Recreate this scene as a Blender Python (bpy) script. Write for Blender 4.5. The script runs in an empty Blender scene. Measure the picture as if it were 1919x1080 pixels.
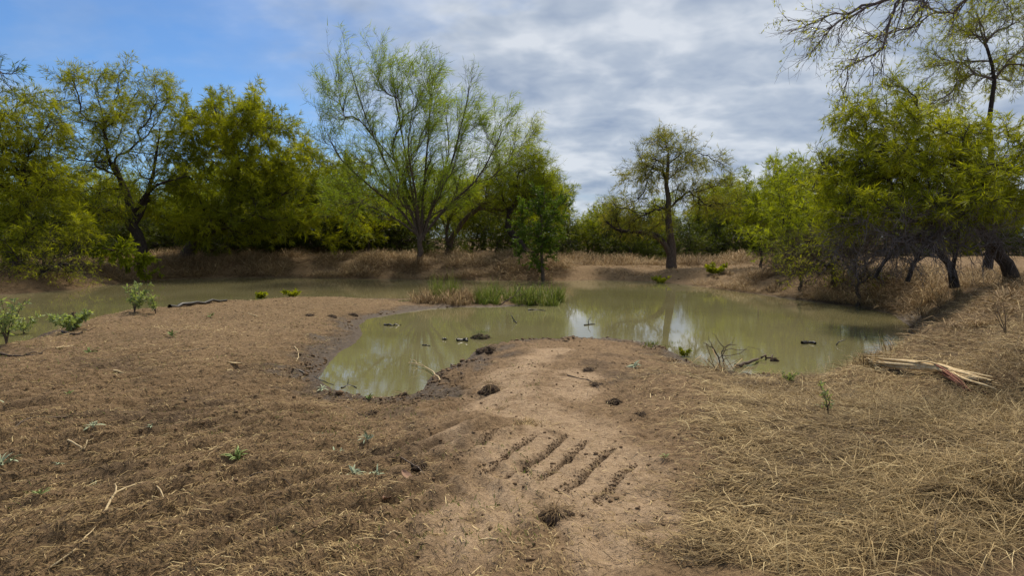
import bpy, math, random
import numpy as np
R = math.radians
scene = bpy.context.scene
col = scene.collection
rng = np.random.default_rng(11)

# ------------------------------------------------------------------ camera, sky, sun, exposure
F, HZ, CAM_H = 1150.0, 445.0, 2.1           # focal length in photo pixels, horizon row, eye height over the water
PITCH = math.atan((540 - HZ) / F)
cd = bpy.data.cameras.new('camera'); cam = bpy.data.objects.new('camera', cd); col.objects.link(cam)
cam.location = (0, 0, CAM_H); cam.rotation_euler = (math.pi / 2 - PITCH, 0, 0)
cd.sensor_width = 36; cd.lens = 36 * F / 1919; cd.clip_end = 3000; cd.clip_start = 0.05
scene.camera = cam

SUN_AZ, SUN_EL = R(12), R(57)              # azimuth from +Y towards +X
w = bpy.data.worlds.new('World'); scene.world = w; w.use_nodes = True
nt = w.node_tree; N = nt.nodes; L = nt.links; N.clear()
out = N.new('ShaderNodeOutputWorld'); bg = N.new('ShaderNodeBackground'); bg.inputs[1].default_value = 0.125
sky = N.new('ShaderNodeTexSky'); sky.sky_type = 'NISHITA'; sky.sun_disc = False
sky.sun_elevation = SUN_EL; sky.sun_rotation = SUN_AZ; sky.air_density = 1.0; sky.dust_density = 0.4; sky.ozone_density = 2.0
def wm(op, a=None, b=None, c=None):
    n = N.new('ShaderNodeMath'); n.operation = op
    for i, v in enumerate((a, b, c)):
        if v is None: continue
        if isinstance(v, (int, float)): n.inputs[i].default_value = v
        else: L.new(v, n.inputs[i])
    return n.outputs[0]
tc = N.new('ShaderNodeTexCoord'); sep = N.new('ShaderNodeSeparateXYZ'); L.new(tc.outputs['Generated'], sep.inputs[0])
zz = wm('ADD', wm('MAXIMUM', sep.outputs[2], 0.0), 0.24)
u = wm('DIVIDE', sep.outputs[0], zz); v = wm('DIVIDE', sep.outputs[1], zz)
cmb = N.new('ShaderNodeCombineXYZ'); L.new(u, cmb.inputs[0]); L.new(v, cmb.inputs[1])
def wnoise(scale, detail, rough, off=(0, 0, 0), dist=0.0, stretch=(1, 1, 1)):
    m = N.new('ShaderNodeMapping'); m.inputs['Location'].default_value = off; m.inputs['Scale'].default_value = stretch
    L.new(cmb.outputs[0], m.inputs[0]); n = N.new('ShaderNodeTexNoise'); L.new(m.outputs[0], n.inputs['Vector'])
    n.inputs['Scale'].default_value = scale; n.inputs['Detail'].default_value = detail
    n.inputs['Roughness'].default_value = rough; n.inputs['Distortion'].default_value = dist
    return n.outputs[0]
def wramp(f, stops):
    r = N.new('ShaderNodeValToRGB'); L.new(f, r.inputs[0]); e = r.color_ramp.elements
    while len(e) < len(stops): e.new(0.5)
    for k, (p, c) in enumerate(stops): e[k].position = p; e[k].color = (*c, 1)
    return r.outputs[0]
# a sheet of altocumulus coming in from the right, torn open to blue on the left
cov = wm('ADD', wm('ADD', wm('MULTIPLY', wnoise(1.5, 5, 0.55, (3.1, 7.7, 0), 0.3), 0.8), wm('MULTIPLY', wnoise(4.2, 5, 0.6, (1, 2, 0), 0.2, (0.8, 1.3, 1)), 0.35)),
         wm('MULTIPLY', wm('MINIMUM', wm('MAXIMUM', wm('ADD', u, 0.42), -0.8), 0.6), 0.42))
cmask = wramp(cov, [(0.24, (0.02, 0.02, 0.02)), (0.40, (0.22, 0.22, 0.22)), (0.55, (0.6, 0.6, 0.6)), (0.74, (0.95, 0.95, 0.95))])
cdet = wm('ADD', wm('MULTIPLY', wnoise(2.6, 4, 0.5, (5, 1, 0), 0.3, (0.9, 1.1, 1)), 0.66), wm('MULTIPLY', wnoise(8, 3, 0.5, (2, 8, 0), 0.3, (1.0, 1.0, 1)), 0.36))
ccol = wramp(cdet, [(0.35, (2.0, 2.45, 3.25)), (0.49, (3.0, 3.4, 4.0)), (0.63, (4.5, 4.75, 5.1))])
tint = N.new('ShaderNodeMix'); tint.data_type = 'RGBA'; tint.blend_type = 'MULTIPLY'; tint.inputs[0].default_value = 1
L.new(sky.outputs[0], tint.inputs[6]); tint.inputs[7].default_value = (0.40, 0.57, 0.76, 1)
mix = N.new('ShaderNodeMix'); mix.data_type = 'RGBA'
L.new(cmask, mix.inputs[0]); L.new(tint.outputs[2], mix.inputs[6]); L.new(ccol, mix.inputs[7])
L.new(mix.outputs[2], bg.inputs[0]); L.new(bg.outputs[0], out.inputs[0])

sd_ = bpy.data.lights.new('sun', 'SUN'); sd_.energy = 3.9; sd_.angle = R(12); sd_.color = (1, 0.90, 0.74)
sun = bpy.data.objects.new('sun', sd_); col.objects.link(sun)
sun.rotation_euler = (math.pi / 2 - SUN_EL, 0, math.pi - SUN_AZ)
vs = scene.view_settings; vs.view_transform = 'Standard'; vs.look = 'None'; vs.exposure = 0.35; vs.gamma = 1; vs.use_curve_mapping = False
scene.cycles.use_denoising = True
scene.cycles.max_bounces = 6; scene.cycles.diffuse_bounces = 3; scene.cycles.glossy_bounces = 2; scene.cycles.transmission_bounces = 3
scene.cycles.transparent_max_bounces = 4; scene.cycles.caustics_reflective = False; scene.cycles.caustics_refractive = False

# ------------------------------------------------------------------ helpers
CP, SP = math.cos(PITCH), math.sin(PITCH)
def ray(px, py):
    a, b = (px - 959.5) / F, (540 - py) / F
    return np.array([a, CP + b * SP, -SP + b * CP])
def at(px, py, Y):                           # the point of a sight line at depth Y
    d = ray(px, py); return np.array([0, 0, CAM_H]) + d * (Y / d[1])
def onz(px, py, z):                          # where a sight line meets the level z
    d = ray(px, py); return np.array([0, 0, CAM_H]) + d * ((z - CAM_H) / d[2])

def _h(ix, iy, s):
    n = (ix * 374761393 + iy * 668265263 + s * 1442695041) & 0xffffffff
    n = ((n ^ (n >> 13)) * 1274126177) & 0xffffffff
    return ((n ^ (n >> 16)) & 0xffff) / 65535.0
def vnoise(x, y, s=0):
    x = np.asarray(x, float); y = np.asarray(y, float)
    ix = np.floor(x).astype(np.int64); iy = np.floor(y).astype(np.int64)
    fx = x - ix; fy = y - iy; fx = fx * fx * (3 - 2 * fx); fy = fy * fy * (3 - 2 * fy)
    a = _h(ix, iy, s); b = _h(ix + 1, iy, s); c = _h(ix, iy + 1, s); d = _h(ix + 1, iy + 1, s)
    return (a * (1 - fx) + b * fx) * (1 - fy) + (c * (1 - fx) + d * fx) * fy
def fbm(x, y, s=0, o=4):
    t = 0; a = 0.5
    for k in range(o): t = t + a * vnoise(x * 2 ** k + 17.3 * k, y * 2 ** k + 9.1 * k, s + k); a *= 0.5
    return t / (1 - 0.5 ** o)
def sm(e0, e1, x):
    t = np.clip((x - e0) / (e1 - e0), 0, 1); return t * t * (3 - 2 * t)

def mesh_np(name, V, faces, smooth=False, attrs=None):
    """V (n,3); faces: list of int arrays (m,k)"""
    me = bpy.data.meshes.new(name); V = np.asarray(V, np.float32)
    me.vertices.add(len(V)); me.vertices.foreach_set('co', V.ravel())
    faces = [np.asarray(f, np.int32) for f in faces if len(f)]
    nl = sum(f.size for f in faces); npoly = sum(len(f) for f in faces)
    me.loops.add(nl); me.polygons.add(npoly)
    me.loops.foreach_set('vertex_index', np.concatenate([f.ravel() for f in faces]))
    tot = np.concatenate([np.full(len(f), f.shape[1], np.int32) for f in faces])
    me.polygons.foreach_set('loop_start', np.concatenate([[0], np.cumsum(tot)[:-1]]).astype(np.int32))
    if smooth: me.polygons.foreach_set('use_smooth', np.ones(npoly, bool))
    for an, av in (attrs or {}).items():
        av = np.asarray(av, np.float32)
        if av.ndim == 1:
            at_ = me.attributes.new(an, 'FLOAT', 'POINT'); at_.data.foreach_set('value', av)
        else:
            at_ = me.attributes.new(an, 'FLOAT_COLOR', 'POINT'); at_.data.foreach_set('color', av.ravel())
    me.update(calc_edges=True)
    return me
def obj(name, me, mat=None, parent=None, loc=(0, 0, 0)):
    o = bpy.data.objects.new(name, me); col.objects.link(o); o.location = loc
    if mat is not None and me is not None and not me.materials: me.materials.append(mat)
    if parent is not None: o.parent = parent
    return o
def tag(o, label=None, cat=None, group=None, kind=None):
    if label: o['label'] = label
    if cat: o['category'] = cat
    if group: o['group'] = group
    if kind: o['kind'] = kind
    return o
def empty(name, loc, label, cat, group=None):
    o = bpy.data.objects.new(name, None); col.objects.link(o); o.location = loc; o.empty_display_size = 0.2
    return tag(o, label, cat, group)

# ------------------------------------------------------------------ materials
def newmat(name):
    m = bpy.data.materials.new(name); m.use_nodes = True
    nt = m.node_tree; b = nt.nodes['Principled BSDF']
    return m, nt, nt.nodes, nt.links, b
def nz(nt, scale, detail=4, rough=0.55, vec=None, dist=0):
    n = nt.nodes.new('ShaderNodeTexNoise'); n.inputs['Scale'].default_value = scale
    n.inputs['Detail'].default_value = detail; n.inputs['Roughness'].default_value = rough; n.inputs['Distortion'].default_value = dist
    if vec is not None: nt.links.new(vec, n.inputs['Vector'])
    return n.outputs[0]
def ramp(nt, f, stops):
    r = nt.nodes.new('ShaderNodeValToRGB'); nt.links.new(f, r.inputs[0]); e = r.color_ramp.elements
    while len(e) < len(stops): e.new(0.5)
    for k, (p, c) in enumerate(stops): e[k].position = p; e[k].color = (*c, 1) if len(c) == 3 else c
    return r.outputs[0]
def mixc(nt, f, a, b, mode='MIX'):
    n = nt.nodes.new('ShaderNodeMix'); n.data_type = 'RGBA'; n.blend_type = mode
    for i, x in ((0, f), (6, a), (7, b)):
        if isinstance(x, (int, float)): n.inputs[i].default_value = x
        elif isinstance(x, tuple): n.inputs[i].default_value = (*x, 1)
        else: nt.links.new(x, n.inputs[i])
    return n.outputs[2]
def math_(nt, op, a, b=0.0):
    n = nt.nodes.new('ShaderNodeMath'); n.operation = op
    for i, x in enumerate((a, b)):
        if isinstance(x, (int, float)): n.inputs[i].default_value = x
        else: nt.links.new(x, n.inputs[i])
    return n.outputs[0]
def attr(nt, name):
    n = nt.nodes.new('ShaderNodeAttribute'); n.attribute_name = name; return n
def bump(nt, h, strength, dist, prev=None):
    n = nt.nodes.new('ShaderNodeBump'); n.inputs['Strength'].default_value = strength; n.inputs['Distance'].default_value = dist
    nt.links.new(h, n.inputs['Height'])
    if prev is not None: nt.links.new(prev, n.inputs['Normal'])
    return n.outputs[0]
def objco(nt):
    return nt.nodes.new('ShaderNodeTexCoord').outputs['Object']

def leaf_mat(name, c0, c1, c2, trans=0.5):
    m, nt, n, l, b = newmat(name)
    c = ramp(nt, attr(nt, 'tint').outputs['Fac'], [(0.0, c0), (0.5, c1), (1.0, c2)])
    l.new(c, b.inputs['Base Color']); b.inputs['Roughness'].default_value = 0.55; b.inputs['Specular IOR Level'].default_value = 0.25
    t = n.new('ShaderNodeBsdfTranslucent'); l.new(mixc(nt, 1.0, c, (1.25, 1.25, 0.45), 'MULTIPLY'), t.inputs[0])
    mx = n.new('ShaderNodeMixShader'); mx.inputs[0].default_value = trans
    l.new(b.outputs[0], mx.inputs[1]); l.new(t.outputs[0], mx.inputs[2]); l.new(mx.outputs[0], n['Material Output'].inputs[0])
    return m
def bark_mat(name, c0, c1, scale=9):
    m, nt, n, l, b = newmat(name); o = objco(nt)
    mp = n.new('ShaderNodeMapping'); mp.inputs['Scale'].default_value = (1, 1, 0.22); l.new(o, mp.inputs[0])
    f = nz(nt, scale * 3, 5, 0.65, mp.outputs[0])
    l.new(ramp(nt, f, [(0.32, c0), (0.66, c1)]), b.inputs['Base Color']); b.inputs['Roughness'].default_value = 0.9
    b.inputs['Specular IOR Level'].default_value = 0.2
    l.new(bump(nt, f, 0.8, 0.02), b.inputs['Normal'])
    return m
def plain(name, c0, c1, scale=20, rough=0.8, spec=0.3, bmp=0.3):
    m, nt, n, l, b = newmat(name)
    f = nz(nt, scale, 4, 0.6, objco(nt))
    l.new(ramp(nt, f, [(0.3, c0), (0.7, c1)]), b.inputs['Base Color']); b.inputs['Roughness'].default_value = rough
    b.inputs['Specular IOR Level'].default_value = spec
    if bmp: l.new(bump(nt, f, bmp, 0.01), b.inputs['Normal'])
    return m
def tint_mat(name, stops, rough=0.7, trans=0.0, spec=0.25):
    m, nt, n, l, b = newmat(name)
    c = ramp(nt, attr(nt, 'tint').outputs['Fac'], stops)
    l.new(c, b.inputs['Base Color']); b.inputs['Roughness'].default_value = rough; b.inputs['Specular IOR Level'].default_value = spec
    if trans:
        t = n.new('ShaderNodeBsdfTranslucent'); l.new(c, t.inputs[0]); mx = n.new('ShaderNodeMixShader'); mx.inputs[0].default_value = trans
        l.new(b.outputs[0], mx.inputs[1]); l.new(t.outputs[0], mx.inputs[2]); l.new(mx.outputs[0], n['Material Output'].inputs[0])
    return m
M = {}
M['olive'] = leaf_mat('leaf_olive', (0.085, 0.100, 0.007), (0.225, 0.250, 0.012), (0.44, 0.43, 0.025), 0.55)
M['bright'] = leaf_mat('leaf_bright', (0.10, 0.125, 0.009), (0.225, 0.268, 0.014), (0.41, 0.43, 0.03), 0.55)
M['retama'] = leaf_mat('leaf_retama', (0.13, 0.18, 0.022), (0.22, 0.30, 0.03), (0.36, 0.42, 0.05))
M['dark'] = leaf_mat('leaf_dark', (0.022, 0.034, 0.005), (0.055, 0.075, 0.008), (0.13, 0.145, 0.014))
M['deep'] = leaf_mat('leaf_deep', (0.032, 0.060, 0.010), (0.070, 0.120, 0.014), (0.15, 0.20, 0.025))
M['rust'] = leaf_mat('leaf_rust', (0.11, 0.13, 0.018), (0.21, 0.225, 0.03), (0.36, 0.29, 0.06))
M['bark_dark'] = bark_mat('bark_dark', (0.016, 0.012, 0.010), (0.060, 0.046, 0.038))
M['bark_brown'] = bark_mat('bark_brown', (0.045, 0.032, 0.024), (0.135, 0.10, 0.075))
M['bark_green'] = bark_mat('bark_green', (0.05, 0.045, 0.024), (0.14, 0.115, 0.07))
M['bark_grey'] = bark_mat('bark_grey', (0.07, 0.058, 0.056), (0.20, 0.165, 0.155))
M['deadwood'] = plain('deadwood', (0.05, 0.035, 0.025), (0.14, 0.10, 0.07), 30)
M['palewood'] = plain('palewood', (0.34, 0.25, 0.13), (0.56, 0.44, 0.26), 35)
M['tornwood'] = plain('tornwood', (0.42, 0.30, 0.15), (0.72, 0.57, 0.34), 18, .8, .2, 0)
M['redwood'] = plain('redwood', (0.10, 0.028, 0.016), (0.22, 0.075, 0.045), 35)
M['wetwood'] = plain('wetwood', (0.012, 0.010, 0.008), (0.045, 0.036, 0.028), 25, 0.45, 0.5)
M['clod'] = plain('clod', (0.022, 0.014, 0.009), (0.085, 0.056, 0.036), 40, 0.9, 0.2, 0.8)
M['crumb'] = plain('crumb', (0.065, 0.040, 0.022), (0.20, 0.128, 0.07), 40, 0.9, 0.2, 0.8)
M['straw'] = tint_mat('straw', [(0, (0.055, 0.034, 0.014)), (0.4, (0.22, 0.148, 0.062)), (0.75, (0.42, 0.30, 0.135)), (1, (0.66, 0.52, 0.27))], 0.7, 0.15)
M['drygrass'] = tint_mat('drygrass', [(0, (0.09, 0.056, 0.026)), (0.5, (0.27, 0.180, 0.088)), (1, (0.50, 0.37, 0.19))], 0.75, 0.2)
M['greengrass'] = tint_mat('greengrass', [(0, (0.05, 0.07, 0.012)), (0.5, (0.13, 0.18, 0.02)), (0.85, (0.24, 0.28, 0.045)), (1, (0.36, 0.30, 0.12))], 0.6, 0.35)
M['silver'] = plain('silver_leaf', (0.22, 0.26, 0.15), (0.42, 0.46, 0.31), 25, 0.75, 0.2, 0.1)
M['weed'] = plain('weed_leaf', (0.11, 0.16, 0.035), (0.22, 0.29, 0.08), 25, 0.6, 0.3, 0.1)
M['mint'] = leaf_mat('leaf_mint', (0.14, 0.18, 0.08), (0.24, 0.30, 0.14), (0.44, 0.48, 0.29))

# ------------------------------------------------------------------ the pond's outline and the lie of the land
OUT = [(-160,575),(0,553),(133,544),(213,533),(270,526),(350,522),(480,520),(640,522),(830,525),(1000,527),(1060,527),(1120,525),(1223,528),(1294,535),(1413,551),
       (1516,565),(1611,576),(1670,588),(1705,612),(1690,664),(1620,682),(1560,697),(1510,710),(1413,704),(1365,699),(1310,688),(1275,667),(1239,651),(1200,644),
       (1160,638),(1093,634),(1010,637),(965,641),(928,647),(907,651),(886,661),(877,672),(850,686),(815,700),(800,714),(792,733),(752,747),(707,750),(676,742),(625,731),
       (597,710),(615,684),(637,660),(666,644),(680,627),(674,610),(690,598),(747,588),(807,579),(860,576),(927,576),(993,573),(1040,571),(1052,561),(1000,554),
       (860,554),(760,560),(640,559),(520,563),(420,573),(330,582),(250,598),(180,605),(130,615),(60,636),(0,662),(-160,700)]
POLY = np.array([onz(a, b, 0.0)[:2] for a, b in OUT])
def sdf(x, y):                               # >0 on land
    x = np.asarray(x, float); y = np.asarray(y, float)
    d = np.full(x.shape, 1e9); ins = np.zeros(x.shape, bool); n = len(POLY)
    for i in range(n):
        ax, ay = POLY[i]; bx, by = POLY[(i + 1) % n]
        ex, ey = bx - ax, by - ay; wx, wy = x - ax, y - ay
        t = np.clip((wx * ex + wy * ey) / (ex * ex + ey * ey), 0, 1)
        d = np.minimum(d, (wx - ex * t) ** 2 + (wy - ey * t) ** 2)
        c = ((ay <= y) & (by > y)) | ((by <= y) & (ay > y))
        with np.errstate(divide='ignore', invalid='ignore'):
            ins ^= c & (x < ax + (y - ay) * ex / (ey if ey != 0 else 1e-9))
    return np.where(ins, -1, 1) * np.sqrt(d)
CTRL = [(0,1080,.45),(500,1080,.44),(960,1080,.42),(1400,1080,.48),(1919,1080,.62),(0,800,.45),(480,800,.42),(0,690,.38),(300,650,.34),(550,640,.24),(600,585,.18),(760,566,.11),(960,562,.08),
        (900,800,.40),(1000,720,.38),(1100,670,.28),(1000,650,.21),(1250,720,.40),(1400,800,.48),(1650,720,.42),(1700,830,.66),(1919,830,.85),(1780,680,.55),(1919,640,1.0),(1760,600,.75),(1919,560,1.05),
        (1750,550,.85),(1640,525,.85),(1530,512,.75),(1450,507,.55),(1370,515,.4),(1320,515,.32),(1250,505,.33),(1100,503,.33),(1060,500,.4),(1000,486,.9),(900,468,1.15),(760,462,1.2),(650,466,1.2),(550,476,1.0),(400,482,.9),
        (700,762,.13),(620,738,.13),(800,745,.17),(588,690,.15),(1100,645,.11),(1000,648,.11),(1240,664,.13),(1350,708,.13),(1500,722,.16),(865,695,.13),(300,490,.8),(130,500,.75),(0,505,.75),(-200,520,.75)]
_c = [np.r_[onz(a, b, z)[:2], z] for a, b, z in CTRL]
for X in (-60, -25, 0, 30, 60): _c += [np.array([X, 52, .75]), np.array([X, 90, .8]), np.array([X, 300, 1.0]), np.array([X, -20, .5])]
CT = np.array(_c)
def warp(x, y):
    yy = np.maximum(y, 1.0) + 3; return x / yy * 2.2, np.log(yy)
def base_h(x, y):
    a, b = warp(x, y); ca, cb = warp(CT[:, 0], CT[:, 1])
    num = np.zeros(np.shape(x)); den = np.zeros(np.shape(x))
    for i in range(len(CT)):
        w_ = 1 / (((a - ca[i]) ** 2 + (b - cb[i]) ** 2) + 0.004) ** 1.6
        num += w_ * CT[i, 2]; den += w_
    return num / den
def seg_d(x, y, a, b):
    ex, ey = b[0] - a[0], b[1] - a[1]; l2 = ex * ex + ey * ey
    t = ((x - a[0]) * ex + (y - a[1]) * ey) / l2; tc_ = np.clip(t, 0, 1)
    s = (x - a[0]) * ey - (y - a[1]) * ex
    return np.hypot(x - a[0] - ex * tc_, y - a[1] - ey * tc_), t, s / math.sqrt(l2)
# bucket-tooth grooves scraped into the bare mud (photo pixels, ground at about 0.4 m)
GRV = [((905,880),(1005,803)),((948,890),(1066,800)),((1006,894),(1108,812)),((1060,914),(1152,830)),((1122,934),(1195,858)),((850,862),(935,802))]
GDEP = [.5, 1.0, .8, .85, .28, .2]
GRV = [(onz(*a, .4)[:2], onz(*b, .4)[:2]) for a, b in GRV]
PALE = [(1035,640,.30),(1000,655,.34),(965,676,.40),(935,700,.42),(940,730,.40),(985,755,.38),(1030,775,.36),(1075,800,.40),(1095,840,.42),(1050,850,.45),(985,840,.40),(1020,890,.45),(1100,890,.42),(1140,930,.36),(1080,945,.30),(900,935,.30),(880,985,.28),(1085,690,.30),(1075,720,.30),(1180,870,.26),(1220,980,.22),(1120,1040,.22),(830,810,.22)]
PALE = [(*onz(a, b, .4)[:2], r * 1.22) for a, b, r in PALE]
def pale_mask(x, y):
    m = np.zeros(np.shape(x))
    for a, b, r in PALE: m = np.maximum(m, 1 - sm(r * .5, r * 1.35, np.hypot(x - a, (y - b) * 0.75)))
    return m * sm(.30, .62, fbm(x * 4.3, y * 4.3, 31, 4) + .10 * m + .06)
def straw_mask(x, y):
    """how much cut straw lies on the ground: thick on the right and the far banks, thin on the bare mud"""
    yy = np.maximum(y, 1.0); q = x / (yy + 1.0)
    right = .85 * sm(.13, .36, q + .10 * (fbm(x * .9, y * .9, 5, 3) - .5) * 2)
    left = .50 * sm(-.04, -.26, q)
    low = .16 * sm(5.0, 3.8, y)
    m = np.maximum(np.maximum(right, left), low)
    return np.clip(m * (0.55 + .9 * fbm(x * 1.3, y * 1.3, 8, 3)), 0, 1) * (1 - .93 * pale_mask(x, y))
TDIR = (lambda a, b: (b - a) / np.linalg.norm(b - a))(onz(0, 1000, .45)[:2], onz(480, 875, .45)[:2])
def height(x, y, fine=True):
    x = np.asarray(x, float); y = np.asarray(y, float)
    s = sdf(x, y); b = base_h(x, y)
    s2 = s + (fbm(x * 1.7, y * 1.7, 3, 3) - .5) * .45 * sm(0, 1.2, np.abs(s) + .35)
    wdt = 1.1 + .05 * np.clip(y - 6, 0, 22)
    land = .015 + (b - .015) * sm(-.05, 1.0, s2 / wdt) 
    h = np.where(s > 0, np.maximum(land * sm(-.02, .12, s) , 0.004 + .02 * sm(0, .2, s)), -.6 * sm(0, 1.5, -s) - .01)
    near = sm(60, 14, y) * sm(0, .5, s)
    h = h + near * (fbm(x * .55, y * .55, 21, 4) - .5) * .22 + sm(26, 31, y) * sm(48, 40, y) * sm(.2, 2, s) * (fbm(x * .45, y * .45, 27, 3) - .5) * .7
    if fine:
        k = sm(0.02, .5, s)
        h = h + k * sm(24, 7, y) * ((fbm(x * 3.3, y * 3.3, 41, 4) - .5) * .10 + (fbm(x * 11, y * 11, 47, 3) - .5) * .055 * (1 - .75 * pale_mask(x, y)))
        edge = sm(.9, .15, s) * sm(0.0, .2, s) * sm(22, 12, y)        # cloddy trampled shore
        h = h + edge * (np.clip(np.abs(fbm(x * 6, y * 6, 55, 3) - .5), 0, .17) * .42 - .025)
        # cleat ridges left by the machine on the left
        d = (x * -TDIR[1] + y * TDIR[0]); msk = sm(-.2, -1.2, x - .1 * y) * sm(11, 6, y) * sm(.3, .55, fbm(x * .8, y * .8, 61, 2) + .15)
        h = h + k * msk * .062 * np.sin(2 * math.pi * (d / .30 + .5 * fbm(x * .7, y * .7, 65, 2))) * (.4 + fbm(x * 2, y * 2, 66, 2))
        # turning ruts in the lower middle
        rr = np.hypot(x + 2.6, y - 3.0); msk = sm(.9, 1.3, rr) * sm(3.6, 2.9, rr) * sm(5.4, 4.7, y) * sm(-1.4, -.6, x)
        h = h + msk * .022 * np.sin(2 * math.pi * rr / .21) * (.3 + fbm(x * 3, y * 3, 71, 2))
        for (a, b_), gd in zip(GRV, GDEP):
            dd, t, sg = seg_d(x, y, a, b_)
            wob = .012 * (vnoise(t * 9, t * 0 + 3, 5) - .5)
            q_ = sg + wob; g = gd * np.exp(-(q_ / np.where(q_ > 0, .014, .024 + .022 * vnoise(t * 6, t * 0 + a[0] * 7, 15))) ** 2) * sm(-.08, .25, t) * sm(1.05, .8, t)
            ridge = np.exp(-((sg + wob - .075) / .04) ** 2) * sm(-.02, .1, t) * sm(1.05, .9, t)
            h = h - .070 * g * (.45 + 1.1 * vnoise(t * 11, t * 0, 8)) + .025 * gd * g * (fbm(x * 22, y * 22, 83, 2) - .3) * 2 
    return h
def hz(x, y): return float(height(np.array([x]), np.array([y]))[0])
def hit(px, py, water=False):                # where a sight line meets the ground
    z = .4
    for _ in range(7):
        p = onz(px, py, z); h = hz(p[0], p[1]); z = max(h, 0.0) * .7 + z * .3
    p = onz(px, py, z); return np.array([p[0], p[1], max(hz(p[0], p[1]), 0.0)])

# ------------------------------------------------------------------ ground
def axis(segs):
    a = [segs[0][0]]
    for (s, e, d0, d1) in segs:
        p = s
        while p < e - 1e-6:
            f = (p - s) / (e - s); p = min(e, p + d0 * (d1 / d0) ** f); a.append(p)
    return np.array(a)
_o = [(1.6, 5, .034, .06), (5, 14, .062, .24), (14, 40, .26, 1.2), (40, 80, 1.5, 6), (80, 900, 8, 150)]
XS = np.concatenate([-axis([(.6, 1.6, .026, .034)] + _o)[::-1], axis([(-.6, 1.6, .023, .023)] + _o)[1:]])
YS = np.concatenate([axis([(-60, -5, 12, 2), (-5, 2.4, 2, .2)])[:-1], axis([(2.4, 3.9, .045, .03), (3.9, 6.2, .024, .024), (6.2, 8.5, .034, .06), (8.5, 20, .06, .19), (20, 42, .2, .45), (42, 90, .5, 3), (90, 900, 6, 150)])])
GX, GY = np.meshgrid(XS, YS); gx, gy = GX.ravel(), GY.ravel()
gz = height(gx, gy)
nx, ny = len(XS), len(YS); idx = np.arange(nx * ny).reshape(ny, nx)
quads = np.stack([idx[:-1, :-1], idx[:-1, 1:], idx[1:, 1:], idx[1:, :-1]], -1).reshape(-1, 4)
S = sdf(gx, gy); GZ = gz.reshape(ny, nx)
def height(x, y, fine=True):                 # from here on: the built surface itself
    x = np.asarray(x, float); y = np.asarray(y, float)
    i = np.clip(np.searchsorted(XS, x) - 1, 0, nx - 2); j = np.clip(np.searchsorted(YS, y) - 1, 0, ny - 2)
    fx = np.clip((x - XS[i]) / (XS[i + 1] - XS[i]), 0, 1); fy = np.clip((y - YS[j]) / (YS[j + 1] - YS[j]), 0, 1)
    return (GZ[j, i] * (1 - fx) + GZ[j, i + 1] * fx) * (1 - fy) + (GZ[j + 1, i] * (1 - fx) + GZ[j + 1, i + 1] * fx) * fy
wet = np.clip(sm(.95, .12, S + (fbm(gx * 2.3, gy * 2.3, 91, 3) - .5) * 1.3) * sm(26, 16, gy) + .4 * sm(.25, .02, S) + .55 * sm(.60, .72, fbm(gx * 1.6, gy * 1.6, 95, 4)) * sm(12, 8, gy) * (1 - pale_mask(gx, gy)), 0, 1)
grv = np.zeros(len(gx))
for (a, b_), gd in zip(GRV, GDEP):
    dd, t, sg = seg_d(gx, gy, a, b_); q_ = sg + .012 * (vnoise(t * 9, t * 0 + 3, 5) - .5); grv = np.maximum(grv, gd ** .5 * np.exp(-(q_ / np.where(q_ > 0, .012, .022 + .030 * vnoise(t * 6, t * 0 + a[0] * 7, 15))) ** 2) * sm(-.08, .25, t) * sm(1.05, .8, t))
colr = np.stack([np.where(gy > 14, np.clip(.7 + .3 * fbm(gx, gy, 7), 0, 1), straw_mask(gx, gy)), wet, pale_mask(gx, gy), grv], -1)
me = mesh_np('ground', np.stack([gx, gy, gz], -1), [quads], True, {'mask': colr, 'groove': grv})
m, nt, n, l, b = newmat('soil'); o_ = objco(nt)
a_ = attr(nt, 'mask'); sp = n.new('ShaderNodeSeparateColor'); l.new(a_.outputs['Color'], sp.inputs[0])
f1 = nz(nt, 2.2, 6, .6, o_); f2 = nz(nt, 19, 5, .65, o_); f3 = nz(nt, 85, 4, .7, o_)
soil = mixc(nt, .6, ramp(nt, f1, [(.35, (.162, .098, .050)), (.66, (.305, .200, .108))]), ramp(nt, f2, [(.34, (.078, .046, .023)), (.5, (.242, .157, .082)), (.72, (.395, .27, .152))]))
soil = mixc(nt, math_(nt, 'MULTIPLY', sp.outputs[2], .9), soil, ramp(nt, f2, [(.3, (.33, .222, .130)), (.7, (.51, .365, .228))]))
chips = ramp(nt, f3, [(.42, (.080, .046, .021)), (.55, (.225, .146, .068)), (.68, (.46, .32, .16))])
soil = mixc(nt, math_(nt, 'MULTIPLY', sp.outputs[0], .7), soil, chips)
speck = ramp(nt, nz(nt, 42, 4, .75, o_), [(.33, (.18, .17, .16)), (.45, (1, 1, 1))])
soil = mixc(nt, .8, soil, speck, 'MULTIPLY')
soil = mixc(nt, math_(nt, 'MULTIPLY', sp.outputs[1], .85), soil, ramp(nt, f2, [(.35, (.026, .017, .011)), (.7, (.095, .062, .038))]))
gm = math_(nt, 'MULTIPLY', attr(nt, 'groove').outputs['Fac'], ramp(nt, nz(nt, 33, 4, .7, o_), [(.30, (.35, .35, .35)), (.48, (1, 1, 1))]))
soil = mixc(nt, gm, soil, ramp(nt, f3, [(.35, (.030, .019, .011)), (.7, (.12, .078, .046))]))
l.new(soil, b.inputs['Base Color'])
l.new(ramp(nt, sp.outputs[1], [(.5, (.92, .92, .92)), (1, (.55, .55, .55))]), b.inputs['Roughness']); b.inputs['Specular IOR Level'].default_value = .25
l.new(bump(nt, f3, .8, .025, bump(nt, f2, .8, .06)), b.inputs['Normal'])
tag(obj('ground', me, m), kind='structure')

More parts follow.
